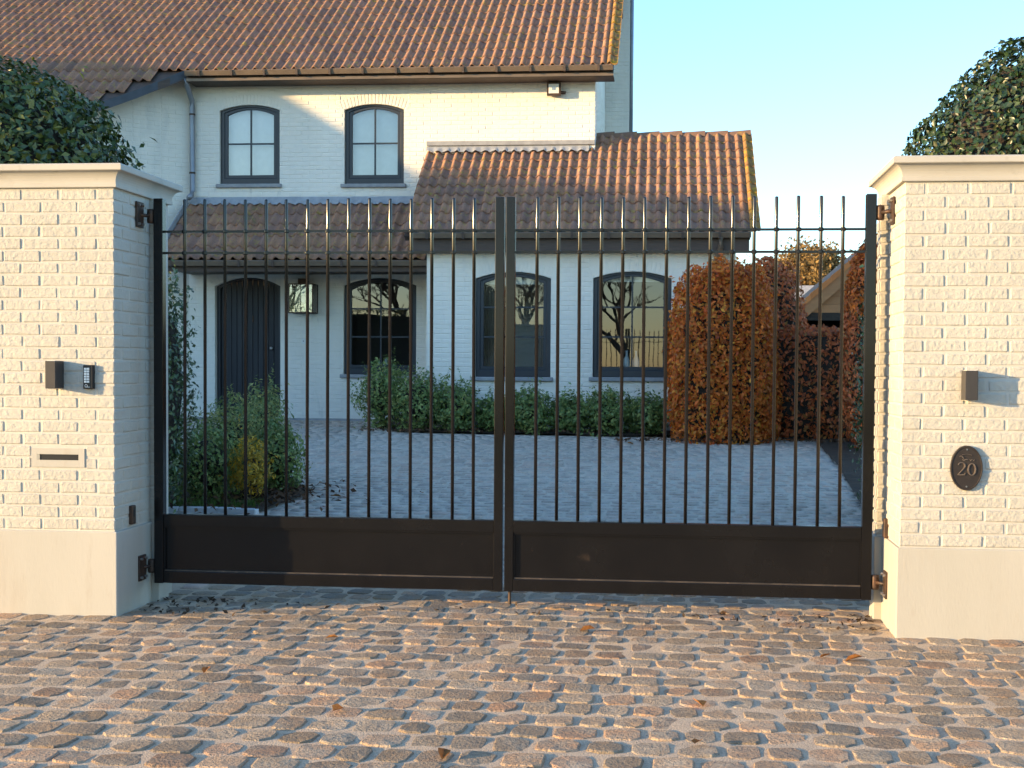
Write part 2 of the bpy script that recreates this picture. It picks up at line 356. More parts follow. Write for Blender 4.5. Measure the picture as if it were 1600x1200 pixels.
def coping(parent, x0, x1, y0, y1, z0):
    prof = [(-.02, 0), (.014, 0), (.016, .004), (.016, .022), (.012, .024)]
    prof += [(.012+.050*(1-math.cos(t)), .024+.064*math.sin(t)) for t in [R(a_) for a_ in range(12, 91, 13)]]
    prof += [(.066, .092), (.066, .120), (.060, .127), (-.02, .130)]
    b = MB(); m = len(prof)
    for o_, z in prof: b.v += [(x0-o_, y0-o_, z0+z), (x1+o_, y0-o_, z0+z), (x1+o_, y1+o_, z0+z), (x0-o_, y1+o_, z0+z)]
    for i in range(m-1):
        for k in range(4): b.f.append((i*4+k, i*4+(k+1) % 4, (i+1)*4+(k+1) % 4, (i+1)*4+k))
    b.f += [(3, 2, 1, 0), tuple((m-1)*4+k for k in range(4))]
    return obj('coping', b, STONE, parent)
def pier(label, side, e, skip):
    """side -1: the pier left of the gate, its inner edge at u = e; side +1: right of the gate"""
    t = thing('gate_pier', label, 'gate pier', wpt(0, 0), -_a, 'brick piers either side of the gate')
    r = random.Random(11+side); W_ = 1.54; D = .80; z0, n = .462, 28
    s = -side                                             # local x = e + s*d, d > 0 runs away from the gate is negative
    X = lambda d: e + side*d                              # d: distance from the inner edge into the pier
    def span(d0, d1): return (min(X(d0), X(d1)), max(X(d0), X(d1)))
    c = MB(); a, b_ = span(.0045, W_); c.box(a, b_, .0045, D-.005, .3, z0+n*CO+.005)
    a, b_ = span(-.041, .1); c.box(a, b_, .510, .630, .3, z0+n*CO+.004); obj('core', c, MORTAR, t)
    p = MB(); a, b_ = span(-.012, W_+.01); p.box(a, b_, -.004, D+.012, -.25, z0-.004)
    a, b_ = span(-.058, .05); p.box(a, b_, .492, .645, -.25, z0-.007)
    pl = obj('plinth', p, RENDER, t)
    bv = pl.modifiers.new('bevel', 'BEVEL'); bv.width = .006; bv.segments = 2
    for k in range(n):
        za, zb = z0+k*CO+JT/2, z0+(k+1)*CO-JT/2+.001
        d = 0.; first = ST-JT if k % 2 == 0 else BD-.002
        while d < W_-.03:
            L_ = first if d == 0 else ST-JT
            L_ += r.uniform(-.004, .004); L_ = min(L_, W_-d)
            x0, x1 = span(d, d+L_); dep = (BD if k % 2 == 0 else ST-JT) if d == 0 else .05
            hit = False
            for (su0, su1, sz0, sz1) in skip:
                if x1 > su0 and x0 < su1 and zb > sz0 and za < sz1:
                    hit = True
                    if x0 < su0-.03: brick(t, x0, su0-.006, .0, .05, za, zb, r)
                    if x1 > su1+.03: brick(t, su1+.006, x1, .0, .05, za, zb, r)
            if not hit: brick(t, x0, x1, 0, dep, za, zb, r)
            d += L_+JT
        vv = (BD if k % 2 == 0 else ST-JT)+JT
        while vv < .47:
            l2 = min(ST-JT, .503-vv); x0, x1 = span(0, .05)
            if l2 > .03: brick(t, x0, x1, vv, vv+l2, za, zb, r)
            vv += l2+JT
        x0, x1 = span(-.046, .07)
        brick(t, x0, x1, .505, .635, za, zb, r)
    a, b_ = span(-.002, W_); coping(t, a, b_, 0, D, z0+n*CO+.005)
    return t
pier('white painted brick gate pier with letter slot and keypad', -1, -.006, [(-.498, -.184, .818, .93)])
pier('white painted brick gate pier carrying the oval number plaque', 1, 4.336, [])
def low_wall(label, x0, x1):
    t = thing('garden_wall', label, 'wall', wpt(0, 0), -_a)
    obj('wall_body', MB().box(x0, x1, .06, .42, -.25, 2.38), PAINT, t); coping(t, x0+.07, x1-.07, .06, .42, 2.385)
low_wall('white garden wall running on beside the letter slot pier', -30, -1.56)
low_wall('white garden wall running on beside the number plaque pier', 5.89, 20)

# ------------------------------------------------------------------ gate
GV = .42
def gate_leaf(label, x0, x1, hinge, nb):
    t = thing('gate_leaf', label, 'gate', wpt(0, GV), -_a, 'leaves of the black double gate')
    hs = (x0, x0+.056) if hinge < 0 else (x1-.056, x1)
    ms = (x1-.052, x1) if hinge < 0 else (x0, x0+.052)
    def part(name, b, bev=.003, m=BLACK, parent=t):
        o = obj(name, b, m, parent)
        if bev: q = o.modifiers.new('bevel', 'BEVEL'); q.width = bev; q.segments = 2
        return o
    part('hinge_stile', MB().box(*hs, -.028, .028, .105, 2.388)); part('meeting_stile', MB().box(*ms, -.025, .025, .105, 2.384))
    i0, i1 = (hs[1], ms[0]) if hinge < 0 else (ms[1], hs[0])
    part('bottom_rail', MB().box(i0+.001, i1-.001, -.024, .024, .107, .178)); part('lock_rail', MB().box(i0+.001, i1-.001, -.024, .024, .447, .517))
    part('panel', MB().box(i0-.002, i1+.002, -.004, .004, .17, .455), 0)
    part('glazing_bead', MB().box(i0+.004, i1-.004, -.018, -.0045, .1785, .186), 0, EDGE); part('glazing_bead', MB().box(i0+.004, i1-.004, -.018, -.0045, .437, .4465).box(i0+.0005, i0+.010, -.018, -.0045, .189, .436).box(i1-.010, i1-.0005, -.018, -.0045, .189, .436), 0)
    st = (i1-i0)/(nb+1); xs_ = [i0+st*(k+1) for k in range(nb)]
    for z in (2.194, 2.068):
        b = MB().box(i0+.001, i1-.001, -.007, .007, z-.0065, z+.0065)
        for x in xs_: b.lathe([(.0115, -.011), (.0155, -.007), (.0155, .007), (.0115, .011)], (x, 0, z), 12)
        part('cross_rail', b, 0)
    r = random.Random(5)
    me = MB().lathe([(.0098, .5175), (.0098, 2.374), (.009, 2.380), (.005, 2.383)], (0, 0, 0), 12).mesh('bar', True); me.materials.append(BARM)
    for x in xs_:
        o = obj('bar', me, None, t, (x+r.uniform(-.0015, .0015), 0, r.uniform(-.003, .003))); o.rotation_euler = (r.uniform(-.0012, .0012), r.uniform(-.0012, .0012), 0)
    pe = -.006 if hinge < 0 else 4.336; sx = 1 if hinge < 0 else -1; xs_st = hs[0] if hinge < 0 else hs[1]
    for z, ex in ((2.285, 0.), (.205, .010)):
        h = obj('hinge', MB().tube([(pe+sx*.006, -.075, z), (xs_st-sx*.02, -.012, z)], .011, 10), IRON, t, smooth=True)
        b = MB(); q0 = pe+sx*(ex+.003); b.box(min(q0, q0+sx*.010), max(q0, q0+sx*.010), -.135, -.035, z-.075, z+.075); part('hinge_plate', b, .002, IRON, h)
        obj('hinge_eye', MB().lathe([(.012, -.042), (.022, -.04), (.024, -.026), (.024, .026), (.022, .04), (.012, .042)], (xs_st-sx*.022, -.006, z), 12), IRON, h, smooth=True)
        part('hinge_bracket', MB().box(min(xs_st, xs_st-sx*.03), max(xs_st, xs_st-sx*.03), -.014, .006, z+.028, z+.036).box(min(xs_st, xs_st-sx*.03), max(xs_st, xs_st-sx*.03), -.014, .006, z-.036, z-.028), 0, IRON, h)
        for dy in (-.118, -.052):
            for dz in (-.055, .055): obj('bolt', MB().tube([(q0+sx*.009, dy, z+dz), (q0+sx*.024, dy, z+dz)], .008, 6), STEEL, h)
    return t
gate_leaf('black barred gate leaf hung on the letter slot pier', .061, 2.152, -1, 15)
gl = gate_leaf('black barred gate leaf hung on the number plaque pier', 2.163, 4.252, 1, 15)
obj('drop_bolt', MB().tube([(2.189, .034, .02), (2.189, .034, .62)], .009, 8), IRON, gl)

# ------------------------------------------------------------------ fittings on the piers
def wall_lamp(label, x0, x1, z0, z1):
    t = thing('wall_light', label, 'wall light', wpt((x0+x1)/2, 0, (z0+z1)/2), -_a, 'square wall lights on the piers')
    w, h = (x1-x0)/2, (z1-z0)/2
    o = obj('housing', MB().box(-w, w, -.107, -.004, -h+.003, h-.003), LAMP, t); q = o.modifiers.new('b', 'BEVEL'); q.width = .0025; q.segments = 2
    obj('lens', MB().box(-w+.008, w-.008, -.098, -.014, h-.0035, h-.001), PALE, t); obj('lens', MB().box(-w+.008, w-.008, -.098, -.014, -h+.001, -h+.0035), PALE, t)
    obj('back_plate', MB().box(-w+.006, w-.006, -.0045, .012, -h+.008, h-.008), DARK, t)
wall_lamp('dark square wall light beside the keypad', -.363, -.302, 1.266, 1.426)
wall_lamp('dark square wall light above the oval number plaque', 4.643, 4.708, 1.246, 1.407)
t = thing('keypad', 'narrow black keypad with pale buttons beside the wall light', 'keypad', wpt(-.151, 0, 1.334), -_a)
o = obj('housing', MB().box(-.029, .029, -.026, .008, -.068, .068), DARK, t); q = o.modifiers.new('b', 'BEVEL'); q.width = .004; q.segments = 2
for c in (-1, 1):
    for k in range(6): obj('button', MB().box(-.0055 if c > 0 else -.0215, .0085 if c > 0 else -.0075, -.029, -.0255, .040-k*.0145, .0515-k*.0145), PALE, t)
kr = MB()
for k in range(14):
    a0, a1 = 2*math.pi*k/14, 2*math.pi*(k+1)/14
    kr.add([(-.010+r_*math.cos(a_), -.0268, -.050+r_*math.sin(a_)) for a_ in (a0, a1) for r_ in (.009, .006)], [(0, 2, 3, 1)])
kr.box(-.003, .011, -.0272, -.0262, -.058, -.0555)
obj('key_symbol', kr, PALE, t)
t = thing('letter_slot', 'white letter plate with dark slot set in the pier', 'letter slot', wpt(-.341, 0, .874), -_a)
o = obj('plate', MB().box(-.157, -.126, -.003, .03, -.053, .053).box(.122, .157, -.003, .03, -.053, .053).box(-.1258, .1218, -.003, .03, .020, .053).box(-.1258, .1218, -.003, .03, -.053, -.013), RENDER, t)
obj('slot_shade', MB().box(-.124, .120, -.001, .004, -.0125, .0195), DARK, t); obj('slot_end', MB().box(-.1255, -.106, -.0045, -.0012, -.0125, .0195), STEEL, t)  # dark strip stands in for the shaded inside of the slot
for u_, v_, z_, lab, f_ in ((.002, .215, .532, 'small dark gate sensor low on the letter slot pier', 1), (4.328, .40, .514, 'small brown gate sensor low on the number plaque pier', -1)):
    t = thing('gate_sensor', lab, 'sensor', wpt(u_, v_, z_), -_a, 'gate sensors on the piers')
    b = MB().box(-.012, .014, -.026, .026, -.055, .055) if f_ > 0 else MB().box(-.014, .012, -.026, .026, -.055, .055)
    o = obj('cover', b, IRON, t); q = o.modifiers.new('b', 'BEVEL'); q.width = .006; q.segments = 3
    obj('eye', MB().box(.0145*f_-.001, .0145*f_+.001, -.012, .012, -.01, .03), DARK, t)
# number plaque
t = thing('number_plaque', 'oval dark cast plaque with raised number 20 on the pier', 'number plaque', wpt(4.676, 0, .889), -_a)
A_, B_ = .083, .119
def oval(sc, y): return [(A_*sc*math.cos(2*math.pi*k/40), y, B_*sc*math.sin(2*math.pi*k/40)) for k in range(40)]
def rings(specs):
    b = MB()
    for sc, y in specs: b.v += oval(sc, y)
    for i in range(len(specs)-1):
        for k in range(40): b.f.append((i*40+k, i*40+(k+1) % 40, (i+1)*40+(k+1) % 40, (i+1)*40+k))
    b.f.append(tuple((len(specs)-1)*40+k for k in range(40))); return b
obj('plate', rings([(1, .008), (1, -.016), (.985, -.020), (.93, -.020), (.91, -.0165), (.5, -.0165)]), CAST, t)
def stroke(b, pts, wid, y0=-.0158, y1=-.0225):
    n = len(pts); L_ = []
    for i, (x, z) in enumerate(pts):
        dx = pts[min(i+1, n-1)][0]-pts[max(i-1, 0)][0]; dz = pts[min(i+1, n-1)][1]-pts[max(i-1, 0)][1]; l = math.hypot(dx, dz) or 1
        w = wid[i] if hasattr(wid, '__len__') else wid
        L_ += [(x-dz/l*w, y0, z+dx/l*w), (x-dz/l*w*.6, y1, z+dx/l*w*.6), (x+dz/l*w*.6, y1, z-dx/l*w*.6), (x+dz/l*w, y0, z-dx/l*w)]
    b.add(L_, [(i*4+k, i*4+k+1, i*4+4+k+1, i*4+4+k) for i in range(n-1) for k in range(3)] + [(0, 1, 2, 3), tuple((n-1)*4+k for k in (3, 2, 1, 0))])
g2 = MB(); arc = lambda cx, cz, rx, rz, a0, a1, n: [(cx+rx*math.cos(R(a0+(a1-a0)*k/n)), cz+rz*math.sin(R(a0+(a1-a0)*k/n))) for k in range(n+1)]
p2 = arc(-.027, .012, .0175, .017, 165, 0, 8)[:-1] + arc(-.027, .012, .0175, .017, 0, -40, 4) + [(-.028, -.016), (-.044, -.034)]
stroke(g2, p2, [.003, .0028, .0024, .0022, .0024, .003, .0038, .0042, .0044, .0044, .004, .0036, .003, .0026, .0024][:len(p2)])
stroke(g2, [(-.046, -.0355), (-.030, -.0360), (-.010, -.0350)], [.0028, .0040, .0034]); stroke(g2, [(-.0115, -.035), (-.0075, -.026)], .0022)
obj('digit', g2, RELIEF, t)
g0 = MB(); p0 = arc(.0265, -.0065, .0185, .0305, 0, 360, 24)
stroke(g0, p0, [.0024+.0024*abs(math.cos(2*math.pi*k/24)) for k in range(25)]); obj('digit', g0, RELIEF, t)
em = MB()                                                    # little ornament above the number
stroke(em, [(-.038, .060), (-.030, .064), (-.022, .058), (-.016, .049)], [.002, .003, .003, .0015]); stroke(em, [(-.024, .044), (-.014, .041), (-.004, .046), (.006, .044)], [.0015, .003, .003, .0015])
stroke(em, [(.014, .046), (.020, .040), (.026, .046)], [.0015, .003, .0015]); stroke(em, [(.030, .046), (.034, .040), (.040, .045)], [.0015, .003, .0015]); stroke(em, arc(0, .050, .040, .024, 50, 130, 6), .0014)
obj('ornament', em, RELIEF, t)
for z in (.098, -.098): obj('screw', MB().lathe([(.0045, 0), (.0045, .003)], (0, 0, 0), 8), STEEL, t, (0, -.0165, z), (R(90), 0, 0))

# ------------------------------------------------------------------ house
house = thing('house', 'white painted brick house with brown pantile roofs behind the gate', 'house', OH, -_ah)
def hp(name, b, m, parent=None, smooth=False, bev=0, **k):
    o = obj(name, b, m, parent or house, smooth=smooth, **k)
    if bev: q = o.modifiers.new('b', 'BEVEL'); q.width = bev; q.segments = 1; q.limit_method = 'ANGLE'
    return o
def arch_z(x, x0, x1, zs, rise):
    w = (x1-x0)/2
    if rise <= 0: return zs
    rad = (w*w+rise*rise)/(2*rise); c = (x0+x1)/2
    return zs+rise-rad+math.sqrt(max(rad*rad-(x-c)**2, 0))
def arch_poly(x0, x1, z0, zs, rise, n=10):
    return [(x0, z0), (x1, z0)] + [(x1+(x0-x1)*k/n, arch_z(x1+(x0-x1)*k/n, x0, x1, zs, rise)) for k in range(n+1)]
# openings: (x0, x1, z0, z spring, rise)
UPA, UPB = (.545, 1.603, 4.535, 5.80, .095), (2.733, 3.767, 4.525, 5.79, .095)
DOOR, PWIN = (.458, 1.616, .52, 2.785, .155), (2.727, 3.989, 1.275, 2.80, .13)
WN1, WN2 = (5.260, 6.446, 1.260, 2.80, .105), (7.103, 8.315, 1.268, 2.805, .105)
def wall(name, x0, x1, z0, z1, yf, th, holes, m=HWALL):
    loops = [[Vector((x0, z0, 0)), Vector((x1, z0, 0)), Vector((x1, z1, 0)), Vector((x0, z1, 0))]]
    for h in holes: loops.append([Vector((x, z, 0)) for x, z in arch_poly(*h)][::-1])
    tri = tessellate_polygon(loops); flat = [p for l in loops for p in l]; n = len(flat); b = MB()
    b.v = [(p.x, yf, p.y) for p in flat] + [(p.x, yf+th, p.y) for p in flat]
    b.f = [tuple(t_) for t_ in tri] + [tuple(i+n for i in t_[::-1]) for t_ in tri]
    k = 0
    for l in loops:
        m_ = len(l); b.f += [(k+i, k+(i+1) % m_, n+k+(i+1) % m_, n+k+i) for i in range(m_)]; k += m_
    return hp(name, b, m)
wall('main_wall', 0, 7.02, .2, 6.33, 0, .3, [UPA, UPB, DOOR, PWIN])
wall('wing_wall', 4.488, 9.29, .1, 3.42, -1.75, .3, [WN1, WN2])
HB = MB(); HB.prismx([(-.0, .2), (10, .2), (10, 6.2), (4.95, 9.60), (.001, 6.30)], 6.72, 7.018); hp('gable_wall', HB, HWALL)
hp('rear_wall', MB().box(-9, 6.7, 9.7, 10, .2, 6.3), HWALL)
SP = (-1.55, -1.12)                                       # the splayed bay beside the facade
sw = MB(); sw.add([(0, 0, .2), (SP[0], SP[1], .2), (SP[0], SP[1], 5.50), (0, 0, 6.45), (-.3, .3, .2), (SP[0]-.2, SP[1]+.3, .2), (SP[0]-.2, SP[1]+.3, 5.50), (-.3, .3, 6.45)], [(0, 1, 2, 3), (7, 6, 5, 4), (0, 3, 7, 4), (1, 5, 6, 2), (3, 2, 6, 7)]); hp('side_wall', sw, HWALL)
hp('side_wall', MB().box(4.488, 4.786, -1.449, -.001, .1, 3.6), HWALL); hp('side_wall', MB().prismx([(-1.449, .1), (3, .1), (3, 3.4), (.5, 5.2), (-1.449, 3.6)], 9.0, 9.289), HWALL)
hp('side_wall', MB().box(-9, SP[0]-.001, SP[1], SP[1]+.3, .2, 5.75), HWALL)
# brick relief, too small to tell apart one by one: joined
def bricks_on(b, org, ex, nrm, w, z0, z1, holes=(), co=.074, ln=.235, seed=1, vous=.20):
    r = random.Random(seed); k = 0; ex = Vector(ex); nrm = Vector(nrm); org = Vector(org)
    z = z0
    while z+co <= z1+.001:
        x = -(ln/2 if k % 2 else 0)
        while x < w:
            segs = [(max(x, 0)+.005, min(x+ln, w)-.005)]
            for (h0, h1, hz0, hzs, hr) in holes:
                new = []
                for a, c in segs:
                    if z+co > hz0 and z < hzs:
                        if a < h0: new.append((a, min(c, h0)))
                        if c > h1: new.append((max(a, h1), c))
                    elif z+co > hzs and z < hzs+hr+vous and c > h0-.07 and a < h1+.07:
                        if a < h0-.07: new.append((a, min(c, h0-.07)))
                        if c > h1+.07: new.append((max(a, h1+.07), c))
                    else: new.append((a, c))
                segs = new
            for a, c in segs:
                if c-a < .03: continue
                d = r.uniform(.003, .0075); cz = .006; zl, zh = z+.005, z+co-.005; j = lambda: r.uniform(-.0015, .0015)
                P = lambda xx, zz, dd: org+ex*xx+Vector((0, 0, zz))+nrm*dd
                b.add([P(a, zl, .0005), P(c, zl, .0005), P(c, zh, .0005), P(a, zh, .0005), P(a+cz, zl+cz, d+j()), P(c-cz, zl+cz, d+j()), P(c-cz, zh-cz, d+j()), P(a+cz, zh-cz, d+j())],
                      [(4, 5, 6, 7), (0, 1, 5, 4), (1, 2, 6, 5), (2, 3, 7, 6), (3, 0, 4, 7)])
            x += ln
        z += co; k += 1
bw = MB()
bricks_on(bw, (0, 0, 0), (1, 0, 0), (0, -1, 0), 7.02, .55, 6.30, [UPA, UPB, DOOR, PWIN])
bricks_on(bw, (4.488, -1.75, 0), (1, 0, 0), (0, -1, 0), 4.80, .3, 3.4, [(a-4.488, b_-4.488, c, d, e) for a, b_, c, d, e in (WN1, WN2)], seed=2)
_sl = math.hypot(*SP); _se = (-SP[0]/_sl, -SP[1]/_sl, 0); _sn = (_se[1], -_se[0], 0)
for _k in range(4): bricks_on(bw, (SP[0]*(1-_k/4), SP[1]*(1-_k/4), 0), _se, _sn, _sl/4, 2.9 if _k else .5, 5.50+.20*_k, seed=30)
bricks_on(bw, (7.02, .3, 0), (0, 1, 0), (1, 0, 0), 6, 4.6, 6.5, seed=6)
tag(hp('brickwork', bw, HWALL), kind='stuff')
def arch_bricks(h, yf, x_off=0):
    x0, x1, z0, zs, rise = h; b = MB(); w = (x1-x0)/2; rad = (w*w+rise*rise)/(2*rise); cx = (x0+x1)/2; cz = zs+rise-rad
    n = 21; am = math.asin(min(1, (w+.06)/rad)); L_ = .17
    for k in range(n):
        a0 = -am+2*am*k/n+.004*2*am; a1 = -am+2*am*(k+1)/n-.004*2*am; g_ = 2*am/n*.10; a0 += g_; a1 -= g_
        if True:
            pts = [(rad+.004, a0), (rad+.004, a1), (rad+L_, a1), (rad+L_, a0)]
            q = [(cx+r_*math.sin(a_), cz+r_*math.cos(a_)) for r_, a_ in pts]; m_ = (sum(p[0] for p in q)/4, sum(p[1] for p in q)/4)
            q2 = [(m_[0]+(p[0]-m_[0])*.86, m_[1]+(p[1]-m_[1])*.95) for p in q]
            b.add([(x, yf-.0005, z) for x, z in q]+[(x, yf-.005, z) for x, z in q2], [(4, 5, 6, 7), (0, 1, 5, 4), (1, 2, 6, 5), (2, 3, 7, 6), (3, 0, 4, 7)])
    return tag(hp('brick_arch', b, HWALL), kind='stuff')
for h, yf in ((UPA, 0), (UPB, 0), (DOOR, 0), (PWIN, 0), (WN1, -1.75), (WN2, -1.75)): arch_bricks(h, yf)
def ring_mesh(po, pi_, y0, y1):
    n = len(po); b = MB(); b.v = [(x, y0, z) for x, z in po]+[(x, y0, z) for x, z in pi_]+[(x, y1, z) for x, z in po]+[(x, y1, z) for x, z in pi_]
    for i in range(n):
        j = (i+1) % n; b.f += [(i, j, n+j, n+i), (2*n+i, 3*n+i, 3*n+j, 2*n+j), (n+i, n+j, 3*n+j, 3*n+i), (i, 2*n+i, 2*n+j, j)]
    return b
def window(label, h, yf, rows, gl_, blind=None, sash=.055, fr=.065, room=True):
    x0, x1, z0, zs, rise = h; x0 += .004; x1 -= .004
    o = hp('window', ring_mesh(arch_poly(x0, x1, z0+.002, zs, rise-.003), arch_poly(x0+fr, x1-fr, z0+.11, zs-fr*.55, rise), yf+.05, yf+.14), FRAME, bev=.006)
    if label: o['label'] = label
    a0, a1, b0, bs_, br = x0+fr, x1-fr, z0+.11, zs-fr*.55, rise
    s = hp('sash', ring_mesh(arch_poly(a0, a1, b0, bs_, br), arch_poly(a0+sash, a1-sash, b0+sash, bs_-sash*.7, br), yf+.068, yf+.12), FRAME, o, bev=.004)
    c0, c1, d0, ds, dr = a0+sash, a1-sash, b0+sash, bs_-sash*.7, br; cx = (c0+c1)/2; mw = .013
    top = ds+dr; hts = [d0+(top-d0)*f for f in rows]
    hp('mullion', MB().box(cx-mw, cx+mw, yf+.076, yf+.108, d0, arch_z(cx, c0, c1, ds, dr)), FRAME, o)
    for z in hts: hp('glazing_bar', MB().box(c0, cx-mw, yf+.078, yf+.106, z-mw, z+mw), FRAME, o); hp('glazing_bar', MB().box(cx+mw, c1, yf+.078, yf+.106, z-mw, z+mw), FRAME, o)
    zz = [d0]+hts+[None]; r = random.Random(int(x0*100))
    for i in range(len(zz)-1):
        for (p0, p1) in ((c0, cx), (cx, c1)):
            if zz[i+1] is not None: poly = [(p0, zz[i]), (p1, zz[i]), (p1, zz[i+1]), (p0, zz[i+1])]
            else: poly = [(p0, zz[i]), (p1, zz[i])]+[(p1+(p0-p1)*k/6, arch_z(p1+(p0-p1)*k/6, c0, c1, ds, dr)) for k in range(7)]
            b = MB(); mx_ = sum(p[0] for p in poly)/len(poly); mz = sum(p[1] for p in poly)/len(poly); tx, tz = r.uniform(-.002, .002), r.uniform(-.002, .002)
            b.add([(x, yf+.092+(x-mx_)*tx+(z-mz)*tz, z) for x, z in poly]+[(x, yf+.096+(x-mx_)*tx+(z-mz)*tz, z) for x, z in poly], [tuple(range(len(poly)))]); hp('pane', b, gl_, o)
    hp('sill', MB().box(x0-.06, x1+.045, yf-.055, yf+.055, z0-.062, z0+.0015), SILL, o, bev=.008)
    if room:
        hp('room', MB().add([(x0-.3, yf+.301, z0-.5), (x1+.3, yf+.301, z0-.5), (x1+.3, yf+2.2, z0-.5), (x0-.3, yf+2.2, z0-.5), (x0-.3, yf+.301, zs+.5), (x1+.3, yf+.301, zs+.5), (x1+.3, yf+2.2, zs+.5), (x0-.3, yf+2.2, zs+.5)],
            [(0, 1, 2, 3), (4, 7, 6, 5), (1, 5, 6, 2), (2, 6, 7, 3), (3, 7, 4, 0)]), ROOM, o)
    if blind is not None:
        hp('blind', MB().box(x0+.01, x1-.01, yf+.20, yf+.212, blind, zs+rise+.2), BLIND, o)
    return o
window('upper window beside the downpipe with lowered blind', UPA, 0, [.48], GLASSU, 4.6)
window('upper window in the middle of the facade', UPB, 0, [.48], GLASSU, 4.55)
pw = window('arched window beside the front door', PWIN, 0, [.34, .68], GLASS, None)
w1 = window('arched wing window behind the gate centre', WN1, -1.75, [.33, .66], GLASS, 2.72); w2 = window('arched wing window with white vases', WN2, -1.75, [.33, .66], GLASS, 2.76)
cb = MB()
for k in range(9):
    x = 5.36+k*.03; cb.tube([(x, -1.75+.36+.015*(k % 2), 1.1), (x, -1.75+.36+.015*(k % 2), 2.85)], .02, 8)
hp('curtain', cb, CURT, w1, smooth=True)
cb = MB()
for k in range(6):
    x = 6.20+k*.03; cb.tube([(x, -1.75+.36+.015*(k % 2), 1.1), (x, -1.75+.36+.015*(k % 2), 2.85)], .02, 8)
hp('curtain', cb, CURT, w1, smooth=True)
for wn, yf, h in ((pw, 0, PWIN), (w1, -1.75, WN1), (w2, -1.75, WN2)):
    hp('inner_sill', MB().box(h[0]+.02, h[1]-.02, yf+.145, yf+.30, h[2]+.085, h[2]+.108), BLIND, wn)
def ornament(label, u, v, z, prof, name='vase'):
    p = hpt(u, v, z); o = obj(name, MB().lathe(prof, (0, 0, 0), 16), PORC, None, p, smooth=True); return tag(o, label, name)
VP_ = [(.030, 0), (.048, .03), (.062, .09), (.058, .15), (.036, .20), (.020, .23), (.018, .29), (.026, .31)]
ornament('white vase on the wing window sill nearer the beech topiary', 7.775, -1.53, 1.376, VP_); ornament('white vase on the wing window sill nearer the gate centre', 7.625, -1.53, 1.376, VP_)
ornament('small white bird figure inside the window beside the door', 3.42, .22, 1.383, [(.02, 0), (.05, .02), (.055, .06), (.03, .10), (.024, .13), (.028, .155), (.012, .18)], 'figurine')
for k_, z_ in enumerate((1.383,)): ornament('small white ball ornament inside the window beside the door', 3.30, .22, z_, [(.006, 0), (.024, .012), (.03, .03), (.024, .05), (.018, .056), (.03, .085), (.018, .11), (.004, .115)], 'ornament')
# door
dr_ = hp('door', ring_mesh(arch_poly(DOOR[0]+.004, DOOR[1]-.004, .524, DOOR[3], DOOR[4]-.003), arch_poly(DOOR[0]+.06, DOOR[1]-.06, .53, DOOR[3]-.03, DOOR[4]), .10, .20), FRAME)
n = 11; x0, x1 = DOOR[0]+.06, DOOR[1]-.06
for k in range(n):
    a = x0+(x1-x0)*k/n+.003; b_ = x0+(x1-x0)*(k+1)/n-.003
    hp('plank', MB().prism([(a, .53), (b_, .53), (b_, arch_z(b_, x0, x1, DOOR[3]-.03, DOOR[4])), (a, arch_z(a, x0, x1, DOOR[3]-.03, DOOR[4]))], .145, .18), DOORM, dr_, bev=.005)
hp('door_backing', MB().box(x0, x1, .178, .19, .53, 2.8), DOORM, dr_)
kn = hp('knob', MB().lathe([(.018, 0), (.018, .006), (.009, .010), (.009, .028), (.026, .040), (.030, .052), (.022, .066), (.004, .070)], (0, 0, 0), 14), STEEL, dr_, smooth=True); kn.location = (1.424, .146, 1.716); kn.rotation_euler = (R(90), 0, 0)
hp('knocker', MB().box(1.075, 1.105, .128, .146, 2.17, 2.28), IRON, dr_, bev=.006)
hp('doorstep', MB().box(.2, 2.9, -.42, .10, .30, .515), SILL, bev=.01)
hp('side_step', MB().box(2.905, 3.55, -.42, -.002, .30, .513), SILL, bev=.01)

# roofs: each tile a pan with a roll
def tile_mb(w, l, A=.040, lip=.024):
    b = MB(); n = 9; W1 = w*1.06
    prof = []
    for k in range(n):
        t_ = k/(n-1); x = W1*t_
        z = A*math.sin(math.pi*t_/.52) if t_ < .52 else -.28*A*math.sin(math.pi*(t_-.52)/.48)
        prof.append((x, z))
    b.v = [(x, 0, z+lip) for x, z in prof]+[(x, l*1.12, z) for x, z in prof]+[(x, .004, z+lip-.022) for x, z in prof]
    b.f = [(k, k+1, n+k+1, n+k) for k in range(n-1)]+[(2*n+k, 2*n+k+1, k+1, k) for k in range(n-1)]
    return b
def tmesh(w, l, i, m):
    b = tile_mb(w, l); r = random.Random(i); b.v = [(x+r.uniform(-.003, .003), y+r.uniform(-.004, .004), z+r.uniform(-.003, .003)) for x, y, z in b.v]
    me = b.mesh('roof_tile', True); me.materials.append(m); return me
def single_tiles(parent, u0, ncol, w, v0, z0, pitch, nrow, g, seed, cond=None):
    r = random.Random(seed); ms = [tmesh(w, g, seed*20+i, TILE) for i in range(6)]; c, s = math.cos(pitch), math.sin(pitch)
    for j in range(nrow):
        for i in range(ncol):
            if cond and not cond(i, j): continue
            o = bpy.data.objects.new('roof_tile', ms[r.randrange(6)]); d = j*g
            o.location = (u0+i*w+r.uniform(-.004, .004), v0+d*c, z0+d*s+r.uniform(-.002, .003)); o.rotation_euler = (pitch+r.uniform(-.012, .012), r.uniform(-.01, .01), r.uniform(-.014, .014)); link(o, parent)
